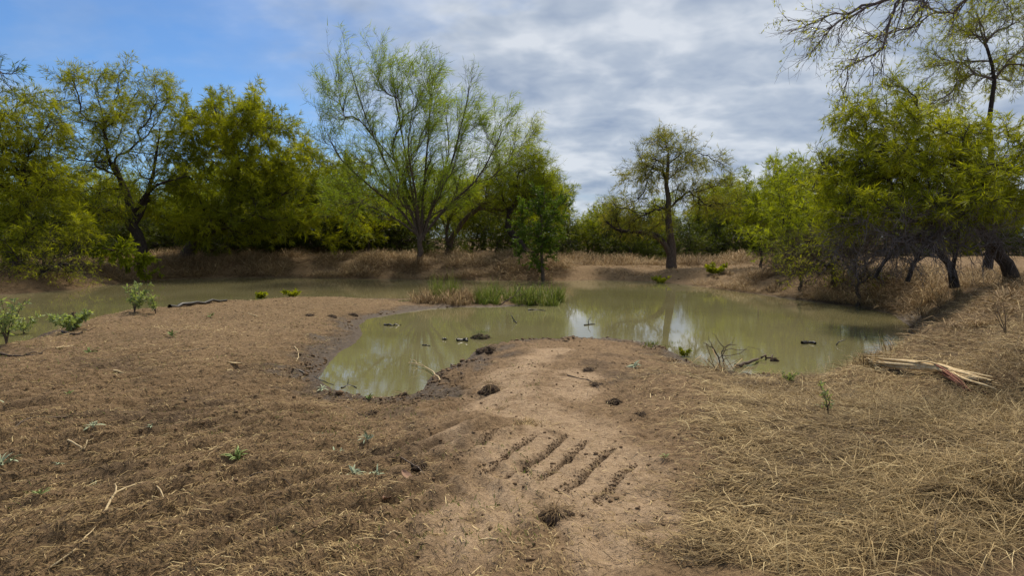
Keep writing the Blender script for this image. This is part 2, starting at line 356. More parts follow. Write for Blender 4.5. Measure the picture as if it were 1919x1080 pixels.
# ------------------------------------------------------------------ water
pm, px_ = POLY.min(0) - 3, POLY.max(0) + 3
me = mesh_np('pond_water', [(pm[0], pm[1], 0), (px_[0], pm[1], 0), (px_[0], px_[1], 0), (pm[0], px_[1], 0)], [np.array([[0, 1, 2, 3]])])
m, nt, n, l, b = newmat('murky_water'); o_ = objco(nt)
l.new(ramp(nt, nz(nt, .35, 4, .5, o_), [(.3, (.142, .128, .060)), (.7, (.185, .168, .084))]), b.inputs['Base Color'])
b.inputs['Roughness'].default_value = .012; b.inputs['IOR'].default_value = 2.2; b.inputs['Specular IOR Level'].default_value = .5
mp = n.new('ShaderNodeMapping'); mp.inputs['Scale'].default_value = (1, 2.3, 1); l.new(o_, mp.inputs[0])
patch = ramp(nt, nz(nt, .22, 3, .5, o_), [(.40, (.15, .15, .15)), (.62, (1, 1, 1))])
rip = math_(nt, 'MULTIPLY', math_(nt, 'ADD', nz(nt, 5.5, 3, .5, mp.outputs[0]), math_(nt, 'MULTIPLY', nz(nt, 1.3, 2, .5, mp.outputs[0]), 1.4)), patch)
l.new(bump(nt, rip, .06, .02), b.inputs['Normal'])
tag(obj('pond_water', me, m), kind='structure')

# ------------------------------------------------------------------ tubes, trees
def unit(v): return v / np.maximum(np.linalg.norm(v, axis=-1, keepdims=True), 1e-9)
def tubes(P, Rr, k=4):
    """P (N,n,3), Rr (N,n) -> verts, quads of open tubes with closed tips"""
    Nn, n_ = P.shape[:2]
    T = unit(np.gradient(P, axis=1)); ref = np.zeros_like(T); ref[..., 0] = .31; ref[..., 1] = .17; ref[..., 2] = .2
    ref = np.where(np.abs((T * unit(ref)).sum(-1, keepdims=True)) > .93, np.array([0., 1., -.4]), ref)
    U = unit(np.cross(T, ref)); W = np.cross(T, U)
    an = np.arange(k) / k * 2 * math.pi
    V = P[:, :, None, :] + Rr[:, :, None, None] * (np.cos(an)[None, None, :, None] * U[:, :, None, :] + np.sin(an)[None, None, :, None] * W[:, :, None, :])
    i = np.arange(Nn * n_ * k).reshape(Nn, n_, k); j = np.roll(i, -1, axis=2)
    q = np.stack([i[:, :-1], j[:, :-1], j[:, 1:], i[:, 1:]], -1).reshape(-1, 4)
    return V.reshape(-1, 3), q
def ribbons(P, Rr):
    Nn, n_ = P.shape[:2]; T = unit(np.gradient(P, axis=1)); U = unit(np.cross(T, np.array([.35, .8, .45]))) * Rr[..., None] * 1.2
    V = np.stack([P - U, P + U], 2); i = np.arange(Nn * n_ * 2).reshape(Nn, n_, 2)
    return V.reshape(-1, 3), np.stack([i[:, :-1, 0], i[:, :-1, 1], i[:, 1:, 1], i[:, 1:, 0]], -1).reshape(-1, 4)
class Geo:
    def __init__(s): s.V = []; s.Q = []; s.n = 0
    def add(s, V, q): s.V.append(V); s.Q.append(q + s.n); s.n += len(V)
    def mesh(s, name, smooth=True):
        return mesh_np(name, np.concatenate(s.V), [np.concatenate(s.Q)], smooth)
def spline(pts, n_):
    p = np.asarray(pts, float)
    if len(p) == 2: return p[0] + (p[1] - p[0]) * np.linspace(0, 1, n_)[:, None]
    p = np.vstack([2 * p[0] - p[1], p, 2 * p[-1] - p[-2]]); m_ = len(p) - 3
    o = []
    for t in np.linspace(0, m_ - 1e-6, n_):
        i = int(t); f = t - i; a, b_, c, d = p[i:i + 4]
        o.append(.5 * (2 * b_ + (c - a) * f + (2 * a - 5 * b_ + 4 * c - d) * f * f + (3 * b_ - a - 3 * c + d) * f ** 3))
    return np.array(o)
def sample(P, Rr, t):
    """P (N,n,3), t (N,m) in 0..1 -> pos, tangent, radius"""
    n_ = P.shape[1]; x = np.clip(t * (n_ - 1), 0, n_ - 1.001); i = x.astype(int); f = (x - i)[..., None]
    a = np.arange(len(P))[:, None]
    p0, p1 = P[a, i], P[a, i + 1]
    return p0 + (p1 - p0) * f, unit(p1 - p0), Rr[a, i] * (1 - f[..., 0]) + Rr[a, i + 1] * f[..., 0]
def offshoots(g, P, Rr, m_, t0, t1, ang, asd, ln, lsd, trop=(0, 0, .2), wig=.2, n_=5, rr=.55, rmin=.004, keep=1.0, short=.35, tag_=None):
    t = t0 + (t1 - t0) * (np.arange(m_)[None, :] + g.random((len(P), m_))) / m_
    p, T, r = sample(P, Rr, t)
    tg = np.repeat(tag_[:, None], m_, 1) if tag_ is not None else g.random((len(P), 1)) * np.ones((1, m_))
    sel = (g.random(t.shape) < keep).ravel()
    p = p.reshape(-1, 3)[sel]; T = T.reshape(-1, 3)[sel]; r = r.ravel()[sel]; tg = tg.ravel()[sel]; tt = t.ravel()[sel]
    U = unit(np.cross(T, unit(g.normal(size=T.shape)))); a = np.radians(np.clip(g.normal(ang, asd, len(T)), 5, 120))[:, None]
    d = unit(np.cos(a) * T + np.sin(a) * U)
    L_ = np.maximum(g.normal(ln, lsd, len(T)), ln * .3) * (1 - short * tt)
    out_ = [p]; q = p; tr = np.asarray(trop, float)
    for k in range(n_ - 1):
        d = unit(d + tr * (1.0 / (n_ - 1)) * 2 + g.normal(size=d.shape) * wig)
        q = q + d * (L_ / (n_ - 1))[:, None]; out_.append(q)
    C = np.stack(out_, 1); rad = np.maximum(np.minimum(r * rr, .012 + .02 * L_), rmin)[:, None] * np.linspace(1, .35, n_)[None]
    return C, rad, tg
def leaves(g, P, per, size, aspect, droop, along=.6, t0=.1, tag_=None, cluster=None, sj=.35, tri=False):
    t = t0 + (1 - t0) * g.random((len(P), per)); p, T, _ = sample(P, np.ones(P.shape[:2]), t)
    tg = np.repeat(tag_[:, None], per, 1).ravel() if tag_ is not None else g.random(p.shape[0] * per)
    p = p.reshape(-1, 3); T = T.reshape(-1, 3)
    if cluster is not None:
        s_ = g.random(len(p)) < cluster(tg); p, T, tg = p[s_], T[s_], tg[s_]
    d = unit(T * along + g.normal(size=p.shape) * .6 + np.asarray(droop))
    W = unit(np.cross(d, g.normal(size=p.shape)))
    s = size * np.clip(g.normal(1, sj, len(p)), .35, 2)[:, None]
    tip = p + d * s; mid = p + d * s * .5 + np.array([0, 0, -.08]) * s * .5; ww = W * s * aspect * .5
    if tri:
        V = np.stack([p + d * s * .2 - ww, tip, p + d * s * .12 + ww], 1).reshape(-1, 3); return V, np.arange(len(V)).reshape(-1, 3), np.repeat(np.clip(.5 * tg + .5 * g.random(len(p)), 0, 1), 3)
    V = np.stack([p, mid - ww, tip, mid + ww], 1).reshape(-1, 3)
    q = np.arange(len(V)).reshape(-1, 4)
    tint_ = np.clip(.5 * tg + .5 * g.random(len(p)), 0, 1)
    return V, q, np.repeat(tint_, 4)

def skeleton(g, trunk, tr, blobs, M_, rt=.012, bias=.7, minsp=.45, wob=.05, up=.25, straight=.35):
    """a trunk polyline and branches that reach for points spread through the crown's volume"""
    bl = np.array([b_[3] * b_[4] * b_[5] for b_ in blobs]) ** .6; bl = bl / bl.sum()
    T = []; tries = 0
    while len(T) < M_ and tries < M_ * 30:
        tries += 1; b_ = blobs[g.choice(len(blobs), p=bl)]
        v = unit(g.normal(size=3)) * g.random() ** (1 / (3 * (1 + bias)))
        q = np.array(b_[:3]) + v * np.array(b_[3:6])
        if T and min(np.sum((np.array(T) - q) ** 2, 1)) < minsp ** 2 * (1 if tries < M_ * 8 else .3): continue
        T.append(q)
    nodes = [np.array(p, float) for p in trunk]; par = list(range(-1, len(nodes) - 1)); cnt = [0] * len(nodes)
    ndir = [unit(trunk[min(i + 1, len(trunk) - 1)] - trunk[max(i - 1, 0)]) for i in range(len(trunk))]
    path = [0.0]
    for i in range(1, len(nodes)): path.append(path[-1] + np.linalg.norm(nodes[i] - nodes[i - 1]))
    lo = max(1, int(len(nodes) * .45)); ok = [i >= lo for i in range(len(nodes))]
    f = nodes[-1]; T = sorted(T, key=lambda q: np.linalg.norm(q - f))
    edges = []
    for q in T:
        A = np.array(nodes); D = np.array(ndir); dv = q - A; ds = np.linalg.norm(dv, axis=1) + 1e-6
        c = (dv * D).sum(1) / ds
        cost = ds * (1 + .7 * (1 - c)) + .22 * np.array(path) + np.where(np.array(ok), 0, 1e6)
        i = int(np.argmin(cost)); d = ds[i]
        p0 = A[i]; p1 = p0 + D[i] * d * straight; p2 = q - unit(dv[i] + np.array([0, 0, up * d])) * d * .35
        tt = np.linspace(0, 1, 6)[:, None]
        c_ = (1 - tt) ** 3 * p0 + 3 * (1 - tt) ** 2 * tt * p1 + 3 * (1 - tt) * tt ** 2 * p2 + tt ** 3 * q
        c_[1:-1] += g.normal(size=(4, 3)) * wob * d * .5
        prev = i; ids = [i]
        for k in range(1, 6):
            nodes.append(c_[k]); par.append(prev); cnt.append(0); ndir.append(unit(c_[k] - c_[k - 1])); ok.append(True)
            path.append(path[prev] + np.linalg.norm(c_[k] - c_[k - 1])); prev = len(nodes) - 1; ids.append(prev)
        edges.append(ids); j = prev
        while j >= 0: cnt[j] += 1; j = par[j]
    A = np.array(nodes); r = rt * np.maximum(np.array(cnt), 1) ** .5
    P = np.array([A[e] for e in edges]); Rr = np.array([r[e] for e in edges]); Rr[:, 0] = np.minimum(Rr[:, 0], Rr[:, 1] * 1.15)
    Rr = np.minimum(Rr, tr[-1] * 1.0 + .02)
    return P, Rr
def tree(name, label, base, trunk, tr, blobs, M_, levels, leaf, mats, seed, group=None, cat='tree', stems=(), sk=None, lowtrunk=True, rt=.012):
    """local metres round base; trunk [(x,y,z)...]; tr radii (foot, fork); blobs (cx,cy,cz,rx,ry,rz)"""
    g = np.random.default_rng(seed); root = empty(name, base, label, cat, group)
    tp = spline(trunk, 10); tp[1:-1] += g.normal(size=(8, 3)) * tr[0] * .18
    rad = np.linspace(tr[0], tr[1], 10); rad[0] *= 1.35; rad[1] *= 1.08
    gt = Geo(); tp2 = tp.copy(); tp2[0, 2] -= .25; gt.add(*tubes(tp2[None], rad[None], 9))
    for sp_, sr in stems:
        s_ = spline(sp_, 9); s_[1:-1] += g.normal(size=(7, 3)) * sr[0] * .25; gt.add(*tubes(s_[None], np.linspace(sr[0], min(sr[1], .012), 9)[None], 7))
    obj('trunk', gt.mesh('trunk'), M[mats[0]], root)
    P, Rr = skeleton(g, tp, rad, blobs, M_, rt=rt, **(sk or {}))
    if stems:                                  # shoots on the extra stems too
        SP_ = np.array([c_ for sp_, _ in stems for c_ in (lambda q: (q[3:9], q[8:14], q[13:19]))(spline(sp_, 19))]); SR = np.array([c_ for _, sr in stems for c_ in (lambda q: (q[3:9], q[8:14], q[13:19]))(np.linspace(sr[0], sr[1], 19))])
        P = np.concatenate([P, SP_]); Rr = np.concatenate([Rr, SR * .9])
    gb = Geo(); gb.add(*tubes(P, Rr, 5)); tg = g.random(len(P)); allP = [(P, tg)]
    for li, kw in enumerate(levels):
        kw = dict(kw); P, Rr, tg = offshoots(g, P, Rr, tag_=tg, **kw); gb.add(*(ribbons(P, Rr) if li == 1 and base[1] > 14 else tubes(P, Rr, 3))); allP.append((P, tg))
    obj('limbs', gb.mesh('limbs'), M[mats[1]], root)
    if leaf:
        kw = dict(leaf); lv = kw.pop('on', (-1,)); Vs, Qs, Ts = [], [], []; n0 = 0
        for i in lv:
            V, q, t = leaves(g, allP[i][0], tag_=allP[i][1], tri=base[1] > 14, **kw); Vs.append(V); Qs.append(q + n0); Ts.append(t); n0 += len(V)
        obj('crown', mesh_np('crown', np.concatenate(Vs), [np.concatenate(Qs)], False, {'tint': np.concatenate(Ts)}), M[mats[2]], root)
    return root
def px_blobs(base, lst):
    """crown volumes read off the photograph: (px, py, half-width px, half-height px, depth, half-depth m)"""
    o = []
    for a, b_, ra, rb, Y, rz in lst:
        c = at(a, b_, Y) - base; s = Y / F; o.append((c[0], c[1], c[2], ra * s, rz, rb * s))
    return o
def px_line(base, lst): return [tuple(at(a, b_, Y) - base) for a, b_, Y in lst]
def foot(px, Y):
    X = (px - 959.5) / F * Y * (CP + SP * 0); X = at(px, 500, Y)[0]; return np.array([X, Y, hz(X, Y) - .05])
def trop(x, y, z): return (x, y, z)
MES = [dict(m_=7, t0=.15, t1=1, ang=48, asd=14, ln=.85, lsd=.25, trop=(0, 0, .12), wig=.22, n_=4, rr=.5, rmin=.006),
       dict(m_=5, t0=.15, t1=1, ang=45, asd=15, ln=.42, lsd=.12, trop=(0, 0, -.1), wig=.25, n_=3, rr=.5, rmin=.004)]
def mleaf(per=9, size=.13, **k):
    d = dict(per=int(per * 1.75), size=size * 1.25, aspect=.105, droop=(0, 0, -.22), along=1.2, cluster=lambda t: .25 + .95 * t, on=(-1,)); d.update(k); return d

# ------------------------------------------------------------------ the trees one can tell apart
# retama in the middle: many stems fanning up from a low fork, wispy strands blown to the right
B = foot(788, 33.0)
RET = [dict(m_=8, t0=.1, t1=1, ang=24, asd=9, ln=1.7, lsd=.5, trop=(.04, 0, .30), wig=.08, n_=5, rr=.55, rmin=.009, short=.3),
       dict(m_=6, t0=.2, t1=1, ang=30, asd=12, ln=.70, lsd=.2, trop=(.12, 0, .02), wig=.14, n_=4, rr=.5, rmin=.006, short=.3)]
stems = [(px_line(B, [(786,455,33),(772,400,32.8),(735,330,32.5),(690,230,32),(655,120,31.7)]), (.085, .01)),
         (px_line(B, [(788,450,33),(776,380,33.1),(760,290,33.3),(742,190,33.5),(735,125,33.5)]), (.08, .01)),
         (px_line(B, [(790,450,33),(792,380,33.2),(800,290,33.5),(806,200,33.9),(812,140,34.1)]), (.08, .01)),
         (px_line(B, [(792,448,33),(812,385,32.8),(845,310,32.5),(868,220,32.1),(880,160,31.9)]), (.08, .01)),
         (px_line(B, [(794,440,33),(830,395,32.7),(890,340,32.3),(925,280,31.9),(945,235,31.5)]), (.075, .01)),
         (px_line(B, [(785,445,33),(755,400,32.7),(700,355,32.3),(640,300,31.9),(608,240,31.5)]), (.075, .01)),
         (px_line(B, [(784,442,33),(745,412,33.1),(690,385,33.5),(650,375,33.8)]), (.06, .012)),
         (px_line(B, [(788,445,33),(780,370,32.1),(765,280,31.3),(775,190,30.8)]), (.07, .01)),
         (px_line(B, [(790,445,33),(815,370,33.9),(840,290,34.5),(835,210,34.9)]), (.07, .01))]
tree('retama_tree', 'tall wispy retama fanning up from one foot on the far bank, centre', B, px_line(B, [(788,505,33),(787,480,33),(788,455,33),(789,430,33)]), (.17, .12),
     px_blobs(B, [(650,230,50,120,32.5,1.6),(740,210,70,115,33,2.2),(820,230,60,100,33,2.2),(890,280,55,90,32.5,1.8),(770,350,120,60,33,2.2),(650,345,50,60,32.5,1.5)]), 58, RET,
     dict(per=18, size=.33, aspect=.055, droop=(.3, 0, -.2), along=.9, cluster=lambda t: .2 + .85 * t, on=(-1,)), ('bark_brown', 'bark_brown', 'retama'), 5,
     stems=stems, sk=dict(minsp=.5, up=.9, straight=.5, wob=.03, bias=.2), rt=.013)
# its leaning neighbour
B = foot(838, 37.5)
tree('retama_tree', 'slanting retama leaning right behind the tall central retama', B, px_line(B, [(836,476,37.5),(850,440,37.4),(878,405,37.2),(915,378,37)]), (.20, .11),
     px_blobs(B, [(960,330,60,70,37,2),(985,310,35,55,37,1.6),(930,370,80,40,37,2),(1000,380,40,60,37,1.6)]), 44, RET,
     dict(per=17, size=.34, aspect=.05, droop=(.15, 0, -.5), along=.8, cluster=lambda t: .4 + .8 * t, on=(-1,)), ('bark_brown', 'bark_brown', 'bright'), 6,
     stems=[(px_line(B, [(842,462,37.5),(838,425,37.5),(860,385,37.3),(905,345,37)]), (.12, .02))], sk=dict(minsp=.6, up=.5, straight=.5), rt=.014)
# small dense tree at the water's edge
B = foot(1018, 29.6)
tree('young_willow', 'small dense dark green tree at the far water edge', B, px_line(B, [(1018,528,29.6),(1016,490,29.6),(1014,450,29.6),(1016,410,29.6)]), (.09, .05),
     px_blobs(B, [(1015,415,55,50,29.6,1.3),(1030,380,38,35,29.6,1),(1005,460,42,35,29.6,1.1),(1020,500,35,18,29.6,.8)]), 70, 
     [dict(m_=6, t0=.1, t1=1, ang=40, asd=14, ln=.5, lsd=.15, trop=(0, 0, .3), wig=.15, n_=4, rr=.5, rmin=.005)],
     dict(per=46, size=.115, aspect=.36, droop=(0, 0, -.05), along=.6, cluster=lambda t: .45 + .7 * t, on=(-1,)), ('bark_brown', 'bark_brown', 'deep'), 7, sk=dict(minsp=.25, up=.6))
# dark crooked mesquite right behind it
B = foot(992, 36)
tree('mesquite_tree', 'crooked black-trunked mesquite behind the small dense tree', B, px_line(B, [(992,482,36),(975,455,36),(952,430,36),(955,400,36),(970,375,36)]), (.24, .14),
     px_blobs(B, [(1000,345,45,50,36.5,1.6),(960,345,45,40,36,1.6),(1040,370,35,30,36.5,1.4)]), 45, MES, mleaf(10, .17), ('bark_dark', 'bark_dark', 'bright'), 8)
# upright mesquite on the pale shore
B = foot(1259, 33)
lim = px_line(B, [(1256,478,33),(1236,445,32.8),(1205,436,32.6),(1160,432,32.3),(1136,415,32)])
tree('mesquite_tree', 'upright round-crowned mesquite alone on the pale far shore', B, px_line(B, [(1259,508,33),(1259,470,33),(1254,430,33),(1253,390,33),(1250,340,33),(1252,290,33)]), (.27, .07),
     px_blobs(B, [(1252,285,48,45,33,1.8),(1200,315,48,42,33,1.8),(1305,325,55,45,33,1.8),(1345,365,45,38,33,1.6),(1170,385,45,40,33,1.5),(1260,350,65,45,33,1.8),(1215,420,60,30,32.6,1.4)]), 110, 
     [dict(MES[0], ln=.8, ang=40), dict(MES[1], ln=.42, n_=3)],
     mleaf(9, .14, cluster=lambda t: .2 + .75 * t), ('bark_brown', 'bark_dark', 'rust'), 9,
     stems=[(lim, (.17, .05)), (px_line(B, [(1165,433,32.3),(1157,418,32.2),(1150,405,32)]), (.05, .02))], sk=dict(minsp=.5, up=.35, straight=.3))
# left mesquite by the shore
B = foot(270, 32)
tree('mesquite_tree', 'black-trunked open-crowned mesquite on the left bank, trunk leaning left', B, px_line(B, [(271,500,32),(265,465,32),(252,430,32),(248,395,32),(236,355,32),(215,310,32)]), (.32, .12),
     px_blobs(B, [(190,180,85,50,32,2.4),(260,170,60,45,32,2.2),(180,260,90,60,32,2.6),(270,270,55,70,31.5,2.2),(130,330,60,45,31.5,2.2),(210,380,110,30,31,2.2)]), 115, MES, mleaf(11, .155, cluster=lambda t: .25 + .85 * t),
     ('bark_dark', 'bark_dark', 'olive'), 10,
     stems=[(px_line(B, [(254,440,32),(225,405,31.5),(180,390,31),(140,380,30.6)]), (.14, .04)), (px_line(B, [(252,420,32),(275,370,32),(290,310,32.3),(300,240,32.5)]), (.15, .03)), (px_line(B, [(250,400,32),(290,350,31.6),(350,330,31.4)]), (.10, .03))],
     sk=dict(minsp=.6))
# dense one to its right
B = foot(350, 35)
tree('mesquite_tree', 'broad dense yellow-green mesquite on the left, crown reaching down to the bank', B, px_line(B, [(345,492,35),(362,460,35),(395,425,35),(430,380,35),(445,330,35)]), (.40, .16),
     px_blobs(B, [(440,215,75,60,35,2.6),(370,260,60,70,35,2.4),(500,260,75,65,35,2.8),(550,310,50,60,34.6,2.4),(420,340,110,60,34.4,2.8),(500,400,100,45,34.2,2.4),(360,410,70,40,34.2,2.2)]), 190, MES, mleaf(14, .20, cluster=lambda t: .55 + .7 * t),
     ('bark_brown', 'bark_dark', 'olive'), 11, stems=[(px_line(B, [(380,440,35),(440,420,34.6),(500,385,34.2),(550,350,34)]), (.16, .03))], sk=dict(minsp=.6))
# far left
B = foot(20, 27)
tree('mesquite_tree', 'leafy mesquite cut by the left picture edge, on the left bank', B, px_line(B, [(15,505,27),(25,450,27),(40,390,27),(45,320,27)]), (.25, .12),
     px_blobs(B, [(50,235,70,60,27,2),(0,220,50,60,27,2),(60,330,75,60,26.5,2.2),(-10,340,60,70,26.5,2),(80,420,70,45,26,2),(0,440,60,45,26,2)]), 120, MES, mleaf(12, .16, cluster=lambda t: .45 + .75 * t), ('bark_dark', 'bark_dark', 'olive'), 12, sk=dict(minsp=.5))
# brush hanging over the water on the left
B = foot(75, 25)
tree('hanging_brush', 'low leafy brush with bare black limbs hanging over the left water edge', B, px_line(B, [(40,540,25),(60,520,24.8),(90,505,24.5),(120,495,24.2)]), (.08, .05),
     px_blobs(B, [(70,510,90,30,24.2,1.2),(150,500,60,30,24.4,1),(40,470,70,30,24.5,1.2),(110,455,60,30,24.5,1)]), 55, [dict(MES[0], ln=.7, m_=5), dict(MES[1], ln=.35)], mleaf(6, .11, cluster=lambda t: .05 + .7 * t), ('bark_dark', 'bark_dark', 'olive'), 13, cat='brush', sk=dict(minsp=.35, up=0, wob=.12))
B = foot(262, 29.2)
tree('leafy_sapling', 'bright green spray of leaves drooping over the water before the black trunk', B, px_line(B, [(275,525,29.4),(262,495,29),(235,478,28.6),(215,470,28.2)]), (.035, .02),
     px_blobs(B, [(235,475,55,22,28.4,.6),(270,500,32,25,28.6,.5),(200,470,35,16,28.2,.5)]), 26, [dict(m_=6, t0=.1, t1=1, ang=45, asd=14, ln=.45, lsd=.12, trop=(0, 0, -.3), wig=.2, n_=4, rr=.5, rmin=.004)], mleaf(20, .13, aspect=.35), ('bark_brown', 'bark_brown', 'bright'), 14, sk=dict(minsp=.25))
# the big mesquite on the right
B = foot(1900, 16)
tree('mesquite_tree', 'big black-trunked mesquite at the right edge, trunk bent left over the bank', B, px_line(B, [(1902,532,16),(1885,490,16),(1855,450,15.9),(1825,420,15.8),(1800,385,15.7)]), (.17, .11),
     px_blobs(B, [(1640,215,65,55,16,1.4),(1730,265,90,45,16,1.4),(1850,290,80,55,16,1.4),(1640,310,90,40,15.5,1.4),(1760,340,110,45,15.2,1.6),(1880,350,70,60,15.2,1.6),(1570,330,50,40,15.8,1.0),(1640,390,95,38,14.6,1.0),(1780,385,110,30,14.2,1.0),(1580,420,50,35,15,.9)]), 200,
     [dict(MES[0], ln=.55, lsd=.15, m_=6), dict(MES[1], ln=.28, lsd=.08, n_=3)], mleaf(13, .11, cluster=lambda t: .3 + .95 * t), ('bark_dark', 'bark_dark', 'olive'), 15,
     stems=[(px_line(B, [(1815,405,15.8),(1740,420,15.6),(1660,400,15.5),(1600,420,15.3)]), (.10, .03)), (px_line(B, [(1805,395,15.7),(1760,330,15.8),(1700,320,15.9),(1630,340,15.9)]), (.09, .03)),
            (px_line(B, [(1830,425,15.8),(1850,350,16),(1800,270,16.2),(1690,262,16.3)]), (.10, .03)), (px_line(B, [(1785,520,15.2),(1790,470,15.4),(1800,430,15.6),(1840,380,15.8)]), (.06, .03))],
     sk=dict(minsp=.32), rt=.009)
# dead lower tangle
B = foot(1760, 15.4)
tree('dead_brush', 'tangle of bare grey-brown dead branches under the big right mesquite', B, px_line(B, [(1790,520,15.4),(1775,490,15.3),(1750,465,15.2),(1720,450,15.1)]), (.09, .06),
     px_blobs(B, [(1680,420,110,38,14.2,1.0),(1800,410,100,38,14.3,1.0),(1610,455,65,50,14.4,.8),(1730,465,110,38,14.2,.9),(1850,440,60,35,14.3,.8)]), 85, [dict(MES[0], ln=.75, m_=7, ang=38, trop=(-.05, 0, -.1)), dict(MES[1], ln=.35, m_=3, n_=3)], None, ('bark_dark', 'bark_grey', None), 16, cat='brush',
     stems=[(px_line(B, [(1700,528,15),(1715,490,15),(1735,455,15),(1770,430,15.1)]), (.06, .03)), (px_line(B, [(1640,520,15),(1665,480,15),(1700,450,15),(1760,420,15)]), (.05, .02))], sk=dict(minsp=.3, up=-.1, wob=.12), rt=.007)
for sd, px, Y, lab, bl in ((116, 1500, 21.5, 'bare brown brush on the right bank at the far end of the thicket', [(1490,480,60,45,21.3,1),(1530,510,50,30,21,.8)]), (117, 1610, 18.5, 'bare grey brush right of the thorny half-bare bush', [(1610,450,50,55,18.4,1),(1650,490,55,35,18.2,.9)])):
    B = foot(px, Y); tree('dead_brush', lab, B, [(0, 0, 0), (.05, 0, .3), (-.05, 0, .6)], (.06, .04), px_blobs(B, bl), 50, [dict(MES[0], ln=.7, m_=7, ang=34, trop=(0, 0, .1)), dict(MES[1], ln=.35, m_=3, n_=3)], None, ('bark_brown', 'bark_brown', None), sd, cat='brush', sk=dict(minsp=.25, up=.3, wob=.12), rt=.006)
# tall thin tree behind it
B = foot(1850, 23)
tree('mesquite_tree', 'tall thin open tree rising behind the big right mesquite, pale bare stem on top', B, px_line(B, [(1850,500,23),(1862,400,23),(1855,300,23),(1858,215,23),(1862,150,23),(1850,90,23)]), (.13, .05),
     px_blobs(B, [(1880,40,65,50,23,1.8),(1785,115,55,40,23,1.5),(1900,130,50,50,23,1.6),(1830,30,50,40,23,1.5),(1780,180,50,35,23,1.4)]), 75, [dict(MES[0], ln=.7), dict(MES[1], ln=.36)], mleaf(9, .12, cluster=lambda t: .1 + .95 * t), ('bark_dark', 'bark_grey', 'olive'), 17, sk=dict(minsp=.4))
# near tree out of frame on the right: its low boughs hang into the picture's top corner
B = np.array([7.6, 6.4, hz(7.6, 6.4) - .05])
tree('overhanging_mesquite', 'near mesquite whose bare drooping boughs hang into the top right corner', B, [(0, 0, 0), (.1, 0, 1.2), (-.1, .1, 2.6), (-.6, .3, 3.6), (-1.2, .6, 4.3)], (.2, .08),
     px_blobs(B, [(1690,30,110,35,7.6,.7),(1580,75,80,50,7.5,.6),(1780,-20,120,40,7.4,.7),(1520,40,50,40,7.6,.5),(1600,140,50,20,7.4,.4)]), 62,
     [dict(m_=5, t0=.15, t1=1, ang=32, asd=12, ln=.42, lsd=.12, trop=(-.2, 0, -.2), wig=.16, n_=5, rr=.5, rmin=.0035), dict(m_=4, t0=.2, t1=1, ang=40, asd=12, ln=.18, lsd=.06, trop=(0, 0, -.1), wig=.2, n_=3, rr=.6, rmin=.002)],
     dict(per=7, size=.036, aspect=.28, droop=(0, 0, -.5), along=.4, cluster=lambda t: -.3 + 1.1 * t, on=(-1,)), ('bark_dark', 'bark_grey', 'olive'), 18, sk=dict(minsp=.2, up=-.3, straight=.3, wob=.06), rt=.005)
B = np.array([-11.6, 11, hz(-11.6, 11) - .05])
tree('overhanging_mesquite', 'near mesquite with one thin leafy twig reaching in at the left edge', B, [(0, 0, 0), (.1, 0, 1.4), (.2, .1, 2.8), (.6, .2, 4.2)], (.16, .06),
     px_blobs(B, [(0,140,30,30,11.2,.5),(20,115,26,20,11.2,.3),(-120,100,90,60,11.2,1)]), 30,
     [dict(m_=5, t0=.15, t1=1, ang=35, asd=12, ln=.35, lsd=.1, trop=(.1, 0, .1), wig=.16, n_=4, rr=.5, rmin=.004)], mleaf(9, .08, cluster=lambda t: .1 + .8 * t), ('bark_dark', 'bark_dark', 'deep'), 19, sk=dict(minsp=.2), rt=.006)
